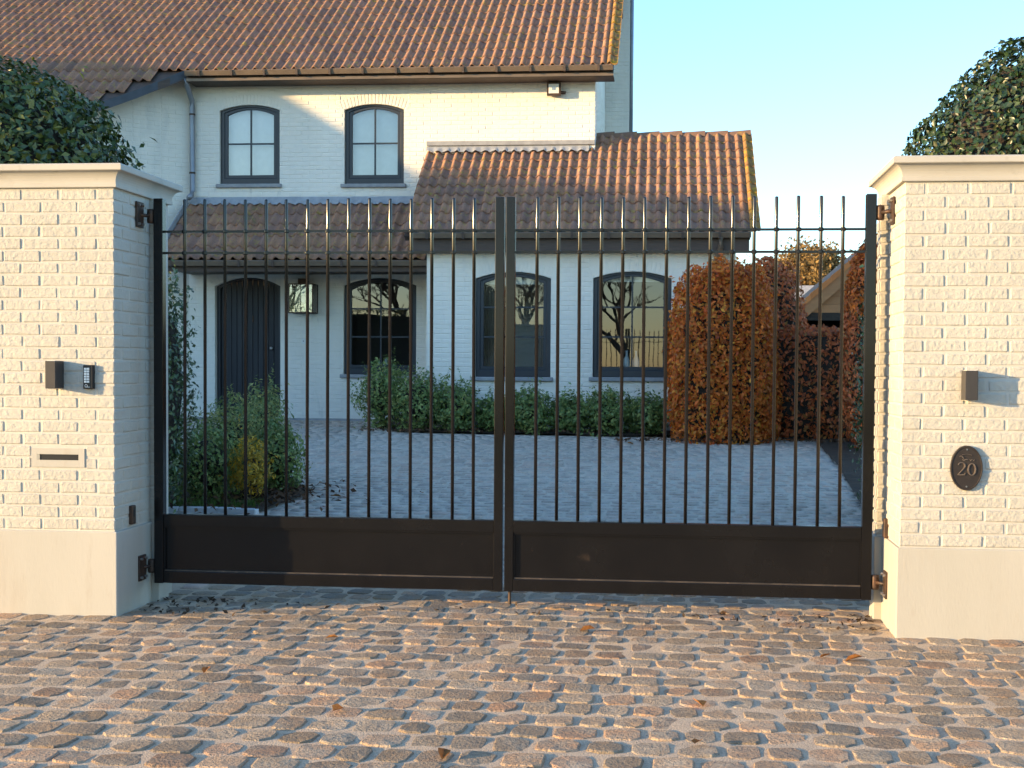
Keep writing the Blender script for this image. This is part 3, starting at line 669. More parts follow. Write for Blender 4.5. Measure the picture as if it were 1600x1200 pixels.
def joined_tiles(b, u0, ncol, w, rows, seed, cond=None):
    r = random.Random(seed)
    for (v, z, p, g) in rows:
        T = tile_mb(w, g)
        for i in range(ncol):
            if cond and not cond(u0+(i+1)*w, v): continue
            c, s = math.cos(p+r.uniform(-.01, .01)), math.sin(p); du = r.uniform(-.005, .005); dz = r.uniform(-.002, .004); yw = r.uniform(-.014, .014)
            b.add([(u0+i*w+x-y*yw+du, v+(y+x*yw)*c-h*s, z+y*s+h*c+dz) for x, y, h in T.v], T.f)
def flashing(parent, u0, ncol, w, v, z, up=.10, drop=.03):
    b = MB(); n = ncol*6
    for k in range(n+1):
        x = u0+ncol*w*k/n; t_ = (k/6) % 1; a = .024*math.sin(math.pi*t_/.52) if t_ < .52 else -.006
        wob = .006*math.sin(k*2.3)
        b.v += [(x, v-.012, z+up), (x, v-.03, z+.045), (x, v-.075, z+a*.8-.006+wob), (x, v-.105, z-.034+a-.004+wob)]
    b.f = [(k*4+j, k*4+j+1, (k+1)*4+j+1, (k+1)*4+j) for k in range(n) for j in range(3)]
    return hp('flashing', b, LEAD, parent, smooth=True)
def gutter(parent, u0, u1, v, z, label=None, step=.56, m=GUTTER):
    pr_ = [(v+.0, z), (v-.004, z-.075), (v-.09, z-.085), (v-.112, z-.01), (v-.106, z+.002), (v-.10, z-.012), (v-.082, z-.075), (v-.012, z-.066), (v-.010, z)]
    o = hp('gutter', MB().prismx(pr_, u0, u1), m, parent)
    k = u0+.25
    while k < u1-.05:
        hp('gutter_bracket', MB().box(k-.018, k+.018, v-.118, v-.02, z-.095, z-.0855).prismx([(v-.118, z-.0850), (v-.104, z-.0850), (v-.125, z+.006), (v-.131, z+.006)][::-1], k-.018, k+.018), FASCIA, o); k += step
    return o
# main roof
PM = R(34.); TM = .167; GM = .375; EV, EZ = -.48, 6.37
mr = hp('main_roof', MB().prismx([(EV+.04, EZ-.03), (5, EZ+5.44*math.tan(PM)-.03), (10.4, EZ-.05), (10.4, EZ-.25), (5, EZ+5.3*math.tan(PM)-.2), (EV+.10, EZ-.11)], .10, 7.335), FASCIA)
mt = MB(); c, s = math.cos(PM), math.sin(PM)
joined_tiles(mt, .11, 43, TM, [(EV+j*GM*c, EZ+j*GM*s, PM, GM) for j in range(13)], 1)
prof = [(-1.62, 5.46), (-1.10, 5.82), (-.60, 6.24), (-.2, EZ+.28*math.tan(PM)), (4.4, EZ+4.88*math.tan(PM))]
rows = []; d = 0.; segl = [math.hypot(prof[i+1][0]-prof[i][0], prof[i+1][1]-prof[i][1]) for i in range(len(prof)-1)]
def along(d):
    for i, l in enumerate(segl):
        if d <= l or i == len(segl)-1:
            f = d/l; return (prof[i][0]+(prof[i+1][0]-prof[i][0])*f, prof[i][1]+(prof[i+1][1]-prof[i][1])*f)
        d -= l
while d < sum(segl)-.4:
    a, b_ = along(d), along(d+.30); rows.append((a[0], a[1]+.02, math.atan2(b_[1]-a[1], b_[0]-a[0]), GM)); d += GM
joined_tiles(mt, .11-TM*48, 48, TM, rows, 2, lambda u_, v_: u_ < .14+max(0., -v_-.42)*-1.30)
tag(hp('tile_field', mt, TILES, mr, smooth=True), kind='stuff')
dk = MB(); dl_ = [(4.4, .085), (-.42, .085), (-1.60, -1.50)]; zt_ = lambda v_: EZ+(v_-EV)*math.tan(PM)-.05 if v_ > -.6 else EZ+(v_-EV)*math.tan(R(38))-.06
top_ = [(u_, v_, zt_(v_)) for v_, u_ in dl_]+[(-7.9, -1.60, zt_(-1.6)), (-7.9, -.42, zt_(-.42)), (-7.9, 4.4, zt_(4.4))]
dk.add(top_+[(a_, b_, c_-.13) for a_, b_, c_ in top_], [(0, 5, 4, 1), (1, 4, 3, 2), (6, 7, 10, 11), (7, 8, 9, 10), (0, 1, 7, 6), (1, 2, 8, 7), (2, 3, 9, 8)]); hp('roof_deck', dk, FASCIA, mr)
vb = MB(); vp_ = [(.12, -.40), (-.2, -.63), (-.55, -.90), (-.9, -1.17), (-1.5, -1.62)]
for a_, b_ in vp_: z_ = zt_(b_); z_ -= .05*math.sin(math.pi*(b_+.4)/-1.22); vb.v += [(a_, b_, z_+.05), (a_, b_, z_-.09), (a_-.03, b_+.03, z_-.09), (a_-.03, b_+.03, z_+.05)]
vb.f = [(k_*4+q_, k_*4+(q_+1) % 4, k_*4+4+(q_+1) % 4, k_*4+4+q_) for k_ in range(4) for q_ in range(4)]+[(0, 1, 2, 3), (16, 19, 18, 17)]; hp('verge_board', vb, SLATE, mr)
vm = tmesh(.17, GM, 999, VERGE)
for j in range(13): o = bpy.data.objects.new('verge_tile', vm); o.location = (7.225, EV+j*GM*c, EZ+j*GM*s+.012); o.rotation_euler = (PM, 0, random.uniform(-.01, .01)); link(o, mr)
gutter(mr, .13, 7.33, EV+.02, EZ-.005)
hp('fascia', MB().box(.13, 7.34, EV+.025, EV+.05, EZ-.17, EZ-.02), FASCIA, mr); hp('soffit', MB().box(.13, 7.34, EV+.051, -.003, EZ-.165, EZ-.14), FASCIA, mr)
hp('lower_soffit_board', MB().box(.13, 7.34, EV+.002, EV+.0245, EZ-.165, EZ-.120), GUTTER, mr)
# downpipe on the facade corner
dp = hp('downpipe', MB().tube([(.10, -.40, 6.27), (.10, -.36, 6.16), (.09, -.10, 5.95), (.09, -.085, 5.85), (.09, -.085, 4.42), (.09, -.12, 4.34), (.09, -.24, 4.28)], .047, 12), ZINC, smooth=True)
for z in (5.72, 4.72): hp('pipe_clip', MB().lathe([(.052, -.015), (.052, .015)], (.09, -.085, z), 12), IRON, dp)
# chimney stack on the gable
ch = hp('chimney', MB().box(7.0, 7.49, 3.6, 4.6, 4.6, 8.2).box(7.345, 7.49, 3.6, 4.6, 8.2005, 11.6), HWALL); cb = MB(); bricks_on(cb, (7.022, 3.6, 0), (1, 0, 0), (0, -1, 0), .462, 4.7, 8.15, seed=8); bricks_on(cb, (7.345, 3.6, 0), (1, 0, 0), (0, -1, 0), .14, 8.2, 10.5, seed=9); tag(hp('chimney_brickwork', cb, HWALL, ch), kind='stuff')
hp('corner_pipe', MB().tube([(7.525, 3.7, 4.8), (7.525, 3.7, 10)], .035, 8), ZINC, ch, smooth=True)
# porch roof
PP = math.atan2(4.17-3.10, 1.47); GP = math.hypot(1.07, 1.47)/5
pr = hp('porch_roof', MB().prismx([(-1.44, 3.075), (-.003, 4.12), (-.003, 3.9), (-1.30, 3.05)], .003, 4.42), FASCIA)
single_tiles(pr, .01, 25, .1755, -1.50, 3.115, PP, 5, GP, 4)
flashing(pr, .01, 25, .1755, 0, 4.215)
hp('step_flashing', MB().prismx([(-1.45, 3.17), (-.10, 4.16), (-.10, 4.30), (-1.45, 3.31)], .002, .016), LEAD, pr)
gutter(pr, .02, 4.44, -1.44, 3.10); hp('fascia', MB().box(.02, 4.44, -1.437, -1.41, 2.93, 3.09), FASCIA, pr); hp('soffit', MB().box(.02, 4.44, -1.409, -.01, 2.985, 3.01), FASCIA, pr)
# wing roof
PW = math.atan2(5.03-3.49, 2.0); TW = .1625
wr = hp('wing_roof', MB().prismx([(-1.98, 3.44), (.5, 3.44+2.48*math.tan(PW)), (3.1, 3.4), (3.1, 3.25), (.5, 3.1+2.48*math.tan(PW)), (-1.86, 3.38)], 7.05, 9.50).prismx([(-1.98, 3.44), (-.003, 3.44+1.977*math.tan(PW)), (-.003, 4.6), (-1.86, 3.38)], 4.17, 7.049), FASCIA)
gw = math.hypot(2, 1.54)/9
single_tiles(wr, 4.16, 33, TW, -2.03, 3.485, PW, 11, gw, 5, lambda i, j: j < 9 or i >= 17)
flashing(wr, 4.16, 17, TW, 0, 5.085, .07); hp('cover_stone', MB().box(4.16, 7.02, -.05, -.0085, 5.16, 5.235), SILL, wr, bev=.006)
vm2 = tmesh(.15, gw, 998, VERGE)
for j in range(11): o = bpy.data.objects.new('verge_tile', vm2); o.location = (9.49, -2.03+j*gw*math.cos(PW), 3.50+j*gw*math.sin(PW)); o.rotation_euler = (PW, 0, 0); link(o, wr)
rid = MB(); n = 9; L_ = .40
for k in range(n): t_ = math.pi*k/(n-1)
rv_ = [(x, .12*math.cos(math.pi*k/8), .11*math.sin(math.pi*k/8)+dz) for x, dz in ((0, .0), (L_*1.06, .028)) for k in range(9)]
rid.add(rv_, [(k, k+1, 10+k, 9+k) for k in range(8)]+[(9+k, 10+k, k+10, k+9) for k in range(0)]); rid.add([(L_*1.06, y*.8, z*.75) for x, y, z in rv_[9:]]+[rv_[9+k] for k in range(9)], [(k, k+1, 10+k, 9+k) for k in range(8)])
rme = rid.mesh('ridge_tile', True); rme.materials.append(RIDGE)
for k in range(7): o = bpy.data.objects.new('ridge_tile', rme); o.location = (9.60-(k+1)*.385, .5, 5.33+random.uniform(-.004, .004)); o.rotation_euler = (0, random.uniform(-.012, .004), random.uniform(-.01, .01)); link(o, wr)
gutter(wr, 4.30, 9.50, -1.985, 3.48); hp('fascia', MB().box(4.30, 9.48, -1.982, -1.955, 3.20, 3.47), FASCIA, wr); hp('soffit', MB().box(4.30, 9.48, -1.954, -1.753, 3.205, 3.235), FASCIA, wr)
wd_ = hp('downpipe', MB().tube([(9.05, -2.05, 3.40), (9.05, -2.04, 3.26), (8.98, -1.86, 3.05), (8.98, -1.82, 2.95), (8.98, -1.82, .4)], .045, 12), GUTTER, smooth=True)
# lantern, bell, flood light: fixed on the house but things of their own
t = thing('wall_lantern', 'large glazed box lantern on the wall between door and window', 'lantern', hpt(2.08, -.22, 2.317), -_ah)
lx, lz = .205, .48; fb = MB()
for sx in (-1, 1):
    for sy in (-1, 1): fb.box(sx*lx-.009, sx*lx+.009, sy*.16-.009, sy*.16+.009, 0, lz)
for z in (0, lz): fb.box(-lx, lx, -.169, -.151, z-.009, z+.009).box(-lx, lx, .151, .169, z-.009, z+.009).box(-lx-.009, -lx+.009, -.16, .16, z-.0085, z+.0085).box(lx-.009, lx+.009, -.16, .16, z-.0085, z+.0085)
fb.box(-.005, .005, -.165, -.155, 0, lz)
obj('frame', fb, IRON, t)
for sy in (-.157, .157): obj('pane', MB().box(-lx+.009, lx-.009, sy-.002, sy+.002, .009, lz-.009), LGLASS, t)
for sx in (-lx, lx): obj('pane', MB().box(sx-.002, sx+.002, -.15, .15, .009, lz-.009), LGLASS, t)
obj('hood', MB().box(-.07, .07, -.08, .08, lz+.0095, lz+.10), IRON, t); obj('bracket', MB().box(-.03, .03, .08, .225, lz+.03, lz+.08), IRON, t)
obj('bulb_holder', MB().tube([(0, 0, lz), (0, 0, lz-.16)], .022, 10), PORC, t, smooth=True); obj('bulb', MB().lathe([(.012, 0), (.035, .03), (.042, .07), (.026, .12), (.020, .15)], (0, 0, .17), 14), PORC, t, smooth=True)
t = thing('doorbell', 'small pale doorbell plate under the wall lantern', 'doorbell', hpt(2.03, -.008, 1.84), -_ah); obj('plate', MB().box(-.035, .035, -.016, .003, -.045, .045), PALE, t); obj('button', MB().box(-.012, .012, -.020, -.0155, -.012, .012), STEEL, t)
t = thing('flood_light', 'square glass flood light fixed under the main eave', 'flood light', hpt(6.33, -.09, 6.075), -_ah)
o = obj('housing', MB().box(-.115, .115, -.05, .05, -.105, .105), IRON, t); obj('glass', MB().box(-.085, .085, -.0545, -.0505, -.078, .078), PALE, t); obj('reflector', MB().box(-.03, .03, -.058, -.055, -.025, .025), STEEL, t)
obj('arm', MB().tube([(.06, .04, -.03), (.20, .06, -.035)], .012, 6).tube([(.06, .04, -.06), (.19, .06, -.062)], .010, 6), IRON, t)

# ------------------------------------------------------------------ vegetation
def leaf_mesh(name, P, N_, size, asp=.5, fold=.25, jit=.9, sv=.35, droop=0.):
    P = np.asarray(P, float); N_ = np.asarray(N_, float); n = len(P)
    nn = N_+rng.normal(0, jit*.55, (n, 3)); nn /= np.linalg.norm(nn, axis=1)[:, None]
    d = rng.normal(0, 1, (n, 3))+N_*.5; d[:, 2] -= droop; d -= nn*(d*nn).sum(1)[:, None]; d /= np.linalg.norm(d, axis=1)[:, None]
    s = np.cross(nn, d); L = size*(1+rng.uniform(-sv, sv, n))[:, None]
    B = P-d*L*.5; T = P+d*L*.5; m = P-d*L*.04
    l = m+s*L*asp*.5+nn*L*fold*.4; r = m-s*L*asp*.5+nn*L*fold*.4
    V = np.stack([B, r, T, l], 1).reshape(-1, 3)
    F = np.arange(n)[:, None]*4; F = np.concatenate([F+np.array([0, 1, 2]), F+np.array([0, 2, 3])], 1).reshape(-1)
    me = bpy.data.meshes.new(name); me.vertices.add(len(V)); me.vertices.foreach_set('co', V.ravel())
    me.loops.add(len(F)); me.loops.foreach_set('vertex_index', F.astype(np.int32)); me.polygons.add(len(F)//3)
    me.polygons.foreach_set('loop_start', np.arange(0, len(F), 3, dtype=np.int32)); me.polygons.foreach_set('loop_total', np.full(len(F)//3, 3, dtype=np.int32))
    me.update(calc_edges=True); return me
def blob_pts(n, rx, ry, rz, depth=.3, bump=.14, bs=2.2, seed=0, power=2., zmin=-1., gap=.0):
    out = []; nr = []
    while len(out) < n:
        d = rng.normal(0, 1, (n, 3)); d /= np.linalg.norm(d, axis=1)[:, None]
        for q in d:
            if q[2] < zmin: continue
            k = (abs(q[0])**power+abs(q[1])**power+abs(q[2])**power)**(-1/power)
            nv = noise.noise(Vector(q*bs)+Vector((seed*3.1, 0, 0))); nf = noise.noise(Vector(q*bs*3.3)+Vector((0, seed*1.7, 5)))
            if gap and nf < -gap and random.random() < .85: continue
            rad = k*(1+bump*nv+bump*.5*nf)*(1-depth*random.random()**1.6)
            out.append((q[0]*rx*rad, q[1]*ry*rad, q[2]*rz*rad)); nr.append((q[0]/rx, q[1]/ry, q[2]/rz))
            if len(out) >= n: break
    N_ = np.array(nr); N_ /= np.linalg.norm(N_, axis=1)[:, None]
    return np.array(out), N_
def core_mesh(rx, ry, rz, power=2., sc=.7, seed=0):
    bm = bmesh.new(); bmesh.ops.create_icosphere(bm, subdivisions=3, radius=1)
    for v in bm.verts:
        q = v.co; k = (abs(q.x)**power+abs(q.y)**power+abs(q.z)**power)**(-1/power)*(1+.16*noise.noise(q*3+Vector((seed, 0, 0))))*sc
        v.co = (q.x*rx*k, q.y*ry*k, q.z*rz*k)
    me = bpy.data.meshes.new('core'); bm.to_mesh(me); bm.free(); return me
def bush(name, label, cat, loc, r3, n, size, m, group=None, power=2., depth=.32, bump=.14, bs=2.2, zmin=-1., gap=.0, asp=.5, stem=True, core=.7, extra=None, seed=None, sprigs=0, fold=.25, droop=0.):
    seed = seed if seed is not None else len(label); x, y, z = loc; rx, ry, rz = r3
    t = thing(name, label, cat, (x, y, z), random.uniform(0, .3) if power == 2. else -_a, group)
    P, N_ = blob_pts(n, rx, ry, rz, depth, bump, bs, seed, power, zmin, gap); P[:, 2] += rz
    if sprigs:
        S, SN = [], []
        for k in range(sprigs):
            i = random.randrange(n); p = P[i]; d = N_[i]*.8+np.array([0, 0, .5])+rng.normal(0, .25, 3); d /= np.linalg.norm(d); L = random.uniform(.6, 2.)*size*1.6
            for q in range(7): S.append(p+d*L*(q/4)+rng.normal(0, size*.22, 3)); SN.append(d)
        P = np.concatenate([P, S]); N_ = np.concatenate([N_, SN])
    obj('foliage', leaf_mesh('foliage', P, N_, size, asp, droop=droop, fold=fold), m, t)
    if extra:
        m2, n2, sel = extra; P2, N2 = blob_pts(n2*6, rx*1.02, ry*1.02, rz*1.02, depth*.6, bump, bs, seed, power, zmin, gap); P2[:, 2] += rz
        k = np.array([sel(p) for p in P2]); P2, N2 = P2[k][:n2], N2[k][:n2]
        if len(P2): obj('foliage_patch', leaf_mesh('foliage', P2, N2, size, asp, droop=droop, fold=fold), m2, t)
    if core: o = obj('shade_core', core_mesh(rx, ry, rz, power, core, seed), TWIGSHADE, t, (0, 0, rz), smooth=True)  # solid dark lump in place of inner branches and the shade among them
    if stem:
        b = MB()
        for k in range(3): a = k*2.1+seed; b.tube([(.06*math.cos(a), .06*math.sin(a), -.06), (rx*.3*math.cos(a), ry*.3*math.sin(a), rz*.6), (rx*.5*math.cos(a), ry*.5*math.sin(a), rz*1.2)], [.025, .02, .01], 6)
        obj('stem', b, BARK, t, smooth=True)
    return t
# hollies standing behind the piers
def stand(name, label, x, y, zc, r3, n, size, m, seed, **k):
    t = bush(name, label, 'holly bush', (x, y, zc-r3[2]), r3, n, size, m, seed=seed, stem=False, **k)
    obj('trunk', MB().tube([(0, 0, gz(y)-.1-zc+r3[2]), (.05, .03, .3), (.0, 0, r3[2])], [.09, .07, .04], 8), BARK, t, smooth=True)
stand('holly_bush', 'clipped dark green holly rising behind the letter slot pier', -4.10, 9.45, 2.52, (1.18, 1.0, 1.08), 26000, .060, HOLLY, 3, depth=.24, bump=.10, bs=2.6, gap=.0, core=.84, sprigs=70, asp=.52)
stand('holly_bush', 'tall olive green holly rising behind the number plaque pier', 3.62, 9.05, 2.30, (1.26, 1.0, 1.42), 42000, .046, HOLLYR, 5, depth=.14, bump=.06, bs=3., gap=.0, core=.90, sprigs=45, asp=.62)
# climbing evergreens just inside the gate
bush('ivy_column', 'dark evergreen column just inside the gate by the letter slot pier', 'evergreen', (-3.52, 11.75, .05), (.36, .42, 1.14), 5200, .05, IVY, power=2.6, depth=.4, bump=.25, bs=3., gap=.3, core=.68, sprigs=40)
bush('ivy_column', 'dark evergreen column just inside the gate by the number plaque pier', 'evergreen', (3.22, 11.95, .03), (.36, .60, 1.12), 6500, .045, IVY, power=2.6, depth=.4, bump=.22, bs=3., gap=.3, core=.68, sprigs=40)
# left bed
bush('shrub', 'tall fine leaved green shrub in the bed by the front door', 'shrub', (-3.12, 13.15, .08), (.38, .42, .50), 4200, .055, OLIVE, 'shrubs in the bed inside the gate', depth=.5, bump=.32, bs=2.6, gap=.22, asp=.3, core=.55, sprigs=60)
bush('shrub', 'upright green shrub rising in front of the door', 'shrub', (-2.98, 13.9, .12), (.30, .36, .54), 3400, .055, OLIVE, 'shrubs in the bed inside the gate', depth=.55, bump=.34, bs=2.8, gap=.2, asp=.3, core=.5, sprigs=70, seed=41)
bush('shrub', 'low dark green shrub at the tip of the bed', 'shrub', (-2.62, 13.0, .08), (.26, .34, .38), 2600, .045, SHRUB, 'shrubs in the bed inside the gate', depth=.5, bump=.3, bs=2.8, gap=.2, core=.55, sprigs=50, seed=17)
bush('shrub', 'dense dark shrub at the foot of the evergreen column', 'shrub', (-3.18, 12.3, .06), (.34, .34, .40), 3000, .045, SHRUB, 'shrubs in the bed inside the gate', depth=.5, bump=.3, bs=2.8, gap=.2, core=.6, sprigs=30, seed=29)
bush('shrub', 'golden yellow leaved shrub glowing in the bed', 'shrub', (-2.74, 12.2, .20), (.19, .2, .26), 1300, .05, YELL, 'shrubs in the bed inside the gate', depth=.6, bump=.4, bs=3., gap=.2, asp=.32, core=.35, sprigs=20, seed=13)
# row in front of the wing
row_ = [(3.86, -1.95, .42, .52, 'tall bushy green shrub under the window beside the door'), (4.44, -2.2, .50, .47, 'broad bushy green shrub at the corner of the wing'), (5.06, -2.3, .36, .38, 'rounded green shrub under the white wing corner'),
        (5.66, -2.22, .30, .28, 'green shrub below the wing window behind the gate centre'), (6.16, -2.34, .34, .35, 'green shrub just right of the gate centre posts'), (6.78, -2.22, .34, .29, 'green shrub between the two wing windows'),
        (7.36, -2.38, .36, .35, 'green shrub below the window with white vases'), (7.95, -2.3, .34, .31, 'green shrub next to the orange beech topiary')]
for i, (u, v, rx, rz, lab) in enumerate(row_):
    p = hpt(u, v); bush('shrub', lab, 'shrub', (p.x, p.y, gz(p.y)-.02), (rx, .42, rz), 3000, .058, SHRUB, 'row of green shrubs in front of the wing', depth=.55, bump=.42, bs=2.4, gap=.16, core=.55, sprigs=90, seed=50+i)
# beech topiary and hedge
orange = lambda p: noise.noise(Vector(p)*1.3+Vector((2, 8, 1))) > .12
bush('beech_topiary', 'large rounded orange beech topiary at the corner of the wing', 'beech', (2.58, 19.0, -.20), (.80, .78, 1.56), 18000, .070, BEECH, 'bronze beeches on the far side of the courtyard', zmin=-.66, power=3.0, depth=.24, bump=.12, bs=3.2, gap=.34, core=.78, extra=(BEECHO, 4200, orange), seed=6, droop=.6, sprigs=35)
bush('beech_topiary', 'darker beech topiary tucked behind the large orange one', 'beech', (3.40, 20.2, .36), (.62, .7, 1.36), 9000, .075, BEECHD, 'bronze beeches on the far side of the courtyard', power=2.8, depth=.2, bump=.09, bs=2.6, core=.82, seed=8, droop=.6)
bush('beech_hedge', 'low dark brown beech hedge in front of the outbuilding', 'hedge', (4.35, 19.4, .30), (1.15, .5, .86), 13000, .075, BEECHD, 'bronze beeches on the far side of the courtyard', power=7., depth=.2, bump=.06, bs=3., core=.86, seed=9, droop=.6)
bush('beech_topiary', 'tall beech topiary beside the number plaque pier, top bright orange', 'beech', (4.62, 17.6, .0), (.66, .6, 1.66), 11000, .070, BEECHD, 'bronze beeches on the far side of the courtyard', power=2.1, depth=.2, bump=.09, bs=2.6, core=.82, extra=(BEECHO, 2600, lambda p: p[2] > 2.3+.5*noise.noise(Vector(p)*2)), seed=10, droop=.6)  # sunlight on the top is painted in with brighter orange leaves
# beds: soil, kerb, grass, dead leaves
def bed(name, poly, h=.05):
    loops = [[Vector((x, y, 0)) for x, y in poly]]; tri = tessellate_polygon(loops); b = MB(); b.v = [(x, y, gz(y)+h-.03) for x, y in poly]; b.f = [tuple(t_) for t_ in tri]
    me = b.mesh(name); bm = bmesh.new(); bm.from_mesh(me); bmesh.ops.recalc_face_normals(bm, faces=bm.faces)
    if bm.faces[:] and bm.faces[:][0].normal.z < 0: bmesh.ops.reverse_faces(bm, faces=bm.faces)
    for _ in range(4): bmesh.ops.subdivide_edges(bm, edges=[e for e in bm.edges if e.calc_length() > .35], cuts=1); bmesh.ops.triangulate(bm, faces=bm.faces)
    for v in bm.verts: v.co.z = gz(v.co.y)+h-.02+.03*noise.noise(Vector((v.co.x*4, v.co.y*4, 0)))
    bm.to_mesh(me); bm.free(); return tag(obj(name, me, SOIL, smooth=True), kind='structure')
bed('flower_bed', BEDL[:-2]+BEDL[-1:]); bed('flower_bed', [(p.x, p.y) for p in _bb[:5]]+[(3.9, 18.9), (6.5, 18.6), (7, 22), (hpt(9.3, -1.7).x, hpt(9.3, -1.7).y), (hpt(4.4, -1.7).x, hpt(4.4, -1.7).y), (hpt(4.4, -.05).x, hpt(4.4, -.05).y)])
bed('flower_bed', [(3.9, 18.9), (3.5, 15.6), (2.98, 12.3), (2.4, 8.7), (9, 8.7), (9, 18.6)])
tag(bpy.data.objects['flower_bed'], 'planting bed inside the gate by the letter slot pier'); tag(bpy.data.objects['flower_bed.001'], 'planting bed along the front of the wing'); tag(bpy.data.objects['flower_bed.002'], 'planting bed inside the gate by the number plaque pier')
kb = [(-3.75, 11.66), (-3.25, 11.68), (-2.9, 11.66), (-2.52, 11.54)]
kt = thing('bed_edging', 'pale stone edging along the front of the bed', 'edging', (0, 0, 0))
for i in range(3):
    (xa, ya), (xb, yb) = kb[i], kb[i+1]; b = MB(); L_ = math.hypot(xb-xa, yb-ya); b.box(.004, L_-.004, -.035, .035, -.08, .045)
    o = obj('kerb_stone', b, KERB, kt, (xa, ya, gz(ya)), (0, 0, math.atan2(yb-ya, xb-xa))); q = o.modifiers.new('b', 'BEVEL'); q.width = .008
P = np.array([(x, y, gz(y)+.03) for x, y in [(random.uniform(-3.6, -2.55), random.uniform(11.72, 11.95)) for _ in range(900)]]); gN = np.tile(np.array([0., 0, 1]), (900, 1))
def blades(P, h):
    b = MB()
    for p in P: a = random.uniform(0, 6.28); l = h*random.uniform(.5, 1.2); c, s = math.cos(a), math.sin(a); b.add([(p[0]-.004*s, p[1]+.004*c, p[2]), (p[0]+.004*s, p[1]-.004*c, p[2]), (p[0]+c*l*.5, p[1]+s*l*.5, p[2]+l)], [(0, 1, 2)])
    return b
tag(obj('grass', blades(P, .07), GRASS), 'short grass behind the pale stone edging', 'grass', kind='stuff')
dl = np.array([(x, y, gz(y)+.045+random.uniform(0, .03)) for x, y in [(rng.normal(-2.72, .32), rng.normal(12.5, .45)) for _ in range(700)]+[(random.uniform(1.0, 4.6), random.uniform(18.2, 18.6)) for _ in range(350)]+[(random.uniform(-2.8, 1.4), random.uniform(19.5, 19.9)) for _ in range(250)]])
tag(obj('leaf_litter', leaf_mesh('leaf_litter', dl, np.tile(np.array([0, 0, 1.]), (len(dl), 1)), .06, .6), LITTER), 'dead brown leaves lying in the planting beds', 'leaf litter', kind='stuff')
pd = [wpt(random.uniform(.1, 4.2), abs(rng.normal(.0, .14))+.36) for _ in range(60)]+[wpt(abs(rng.normal(0, .35))+.05, random.uniform(.1, .6)) for _ in range(70)]+[wpt(4.28-abs(rng.normal(0, .3)), random.uniform(.15, .6)) for _ in range(60)]
dd = np.array([(p.x, p.y, gz(p.y)+.014) for p in pd])
tag(obj('leaf_debris', leaf_mesh('leaf_debris', dd, np.tile(np.array([0, 0, 1.]), (len(dd), 1)), .032, .55, sv=.6), SOIL), 'dark crumbs of dead leaves swept under the gate', 'leaf litter', kind='stuff')
# fallen leaves on the cobbles
lf = MB(); lf.add([(-.04, 0, 0), (-.015, -.022, .012), (.02, -.018, .016), (.045, 0, .006), (.02, .018, .020), (-.015, .022, .014), (0, 0, .004)], [(0, 1, 6), (1, 2, 6), (2, 3, 6), (3, 4, 6), (4, 5, 6), (5, 0, 6)])
lme = lf.mesh('fallen_leaf'); lme.materials.append(LEAFB)
LV = [(.66, 5.50, 1.25, 'bright orange crumpled leaf on the open cobbles before the right gate leaf'), (-.84, 5.36, 1.1, 'rust coloured leaf on the cobbles before the left gate leaf'), (.24, 7.05, 1.0, 'orange leaf lying closest to the middle of the gate'),
    (1.52, 6.37, 1.1, 'orange leaf on the cobbles near the number plaque pier'), (1.40, 6.44, .8, 'small brown leaf beside the orange leaf near the plaque pier'), (-1.56, 6.05, .9, 'orange leaf on the cobbles nearest the letter slot pier'),
    (.59, 4.92, .9, 'yellow orange leaf low in the picture right of centre'), (-.36, 4.75, 1.1, 'brown leaf at the very bottom left of centre'), (1.05, 7.55, .8, 'dark leaf by the foot of the right gate leaf'), (-1.1, 6.8, .8, 'tiny brown leaf before the left half of the gate'),
    (-2.0, 12.6, 1.2, 'dark leaf on the courtyard cobbles beside the bed tip'), (-1.2, 12.9, 1.1, 'dark leaf on the courtyard cobbles away from the bed tip'), (1.2, 18.2, 1.3, 'brown leaf on the courtyard near the large beech topiary')]
for x, y, s, lab in LV:
    o = bpy.data.objects.new('fallen_leaf', lme); o.location = (x, y, gz(y)+.018); o.rotation_euler = (random.uniform(-.3, .3), random.uniform(-.3, .3), random.uniform(0, 6.28)); o.scale = (s, s, s); link(o)
    tag(o, lab, 'leaf', 'fallen leaves scattered over the cobbles')

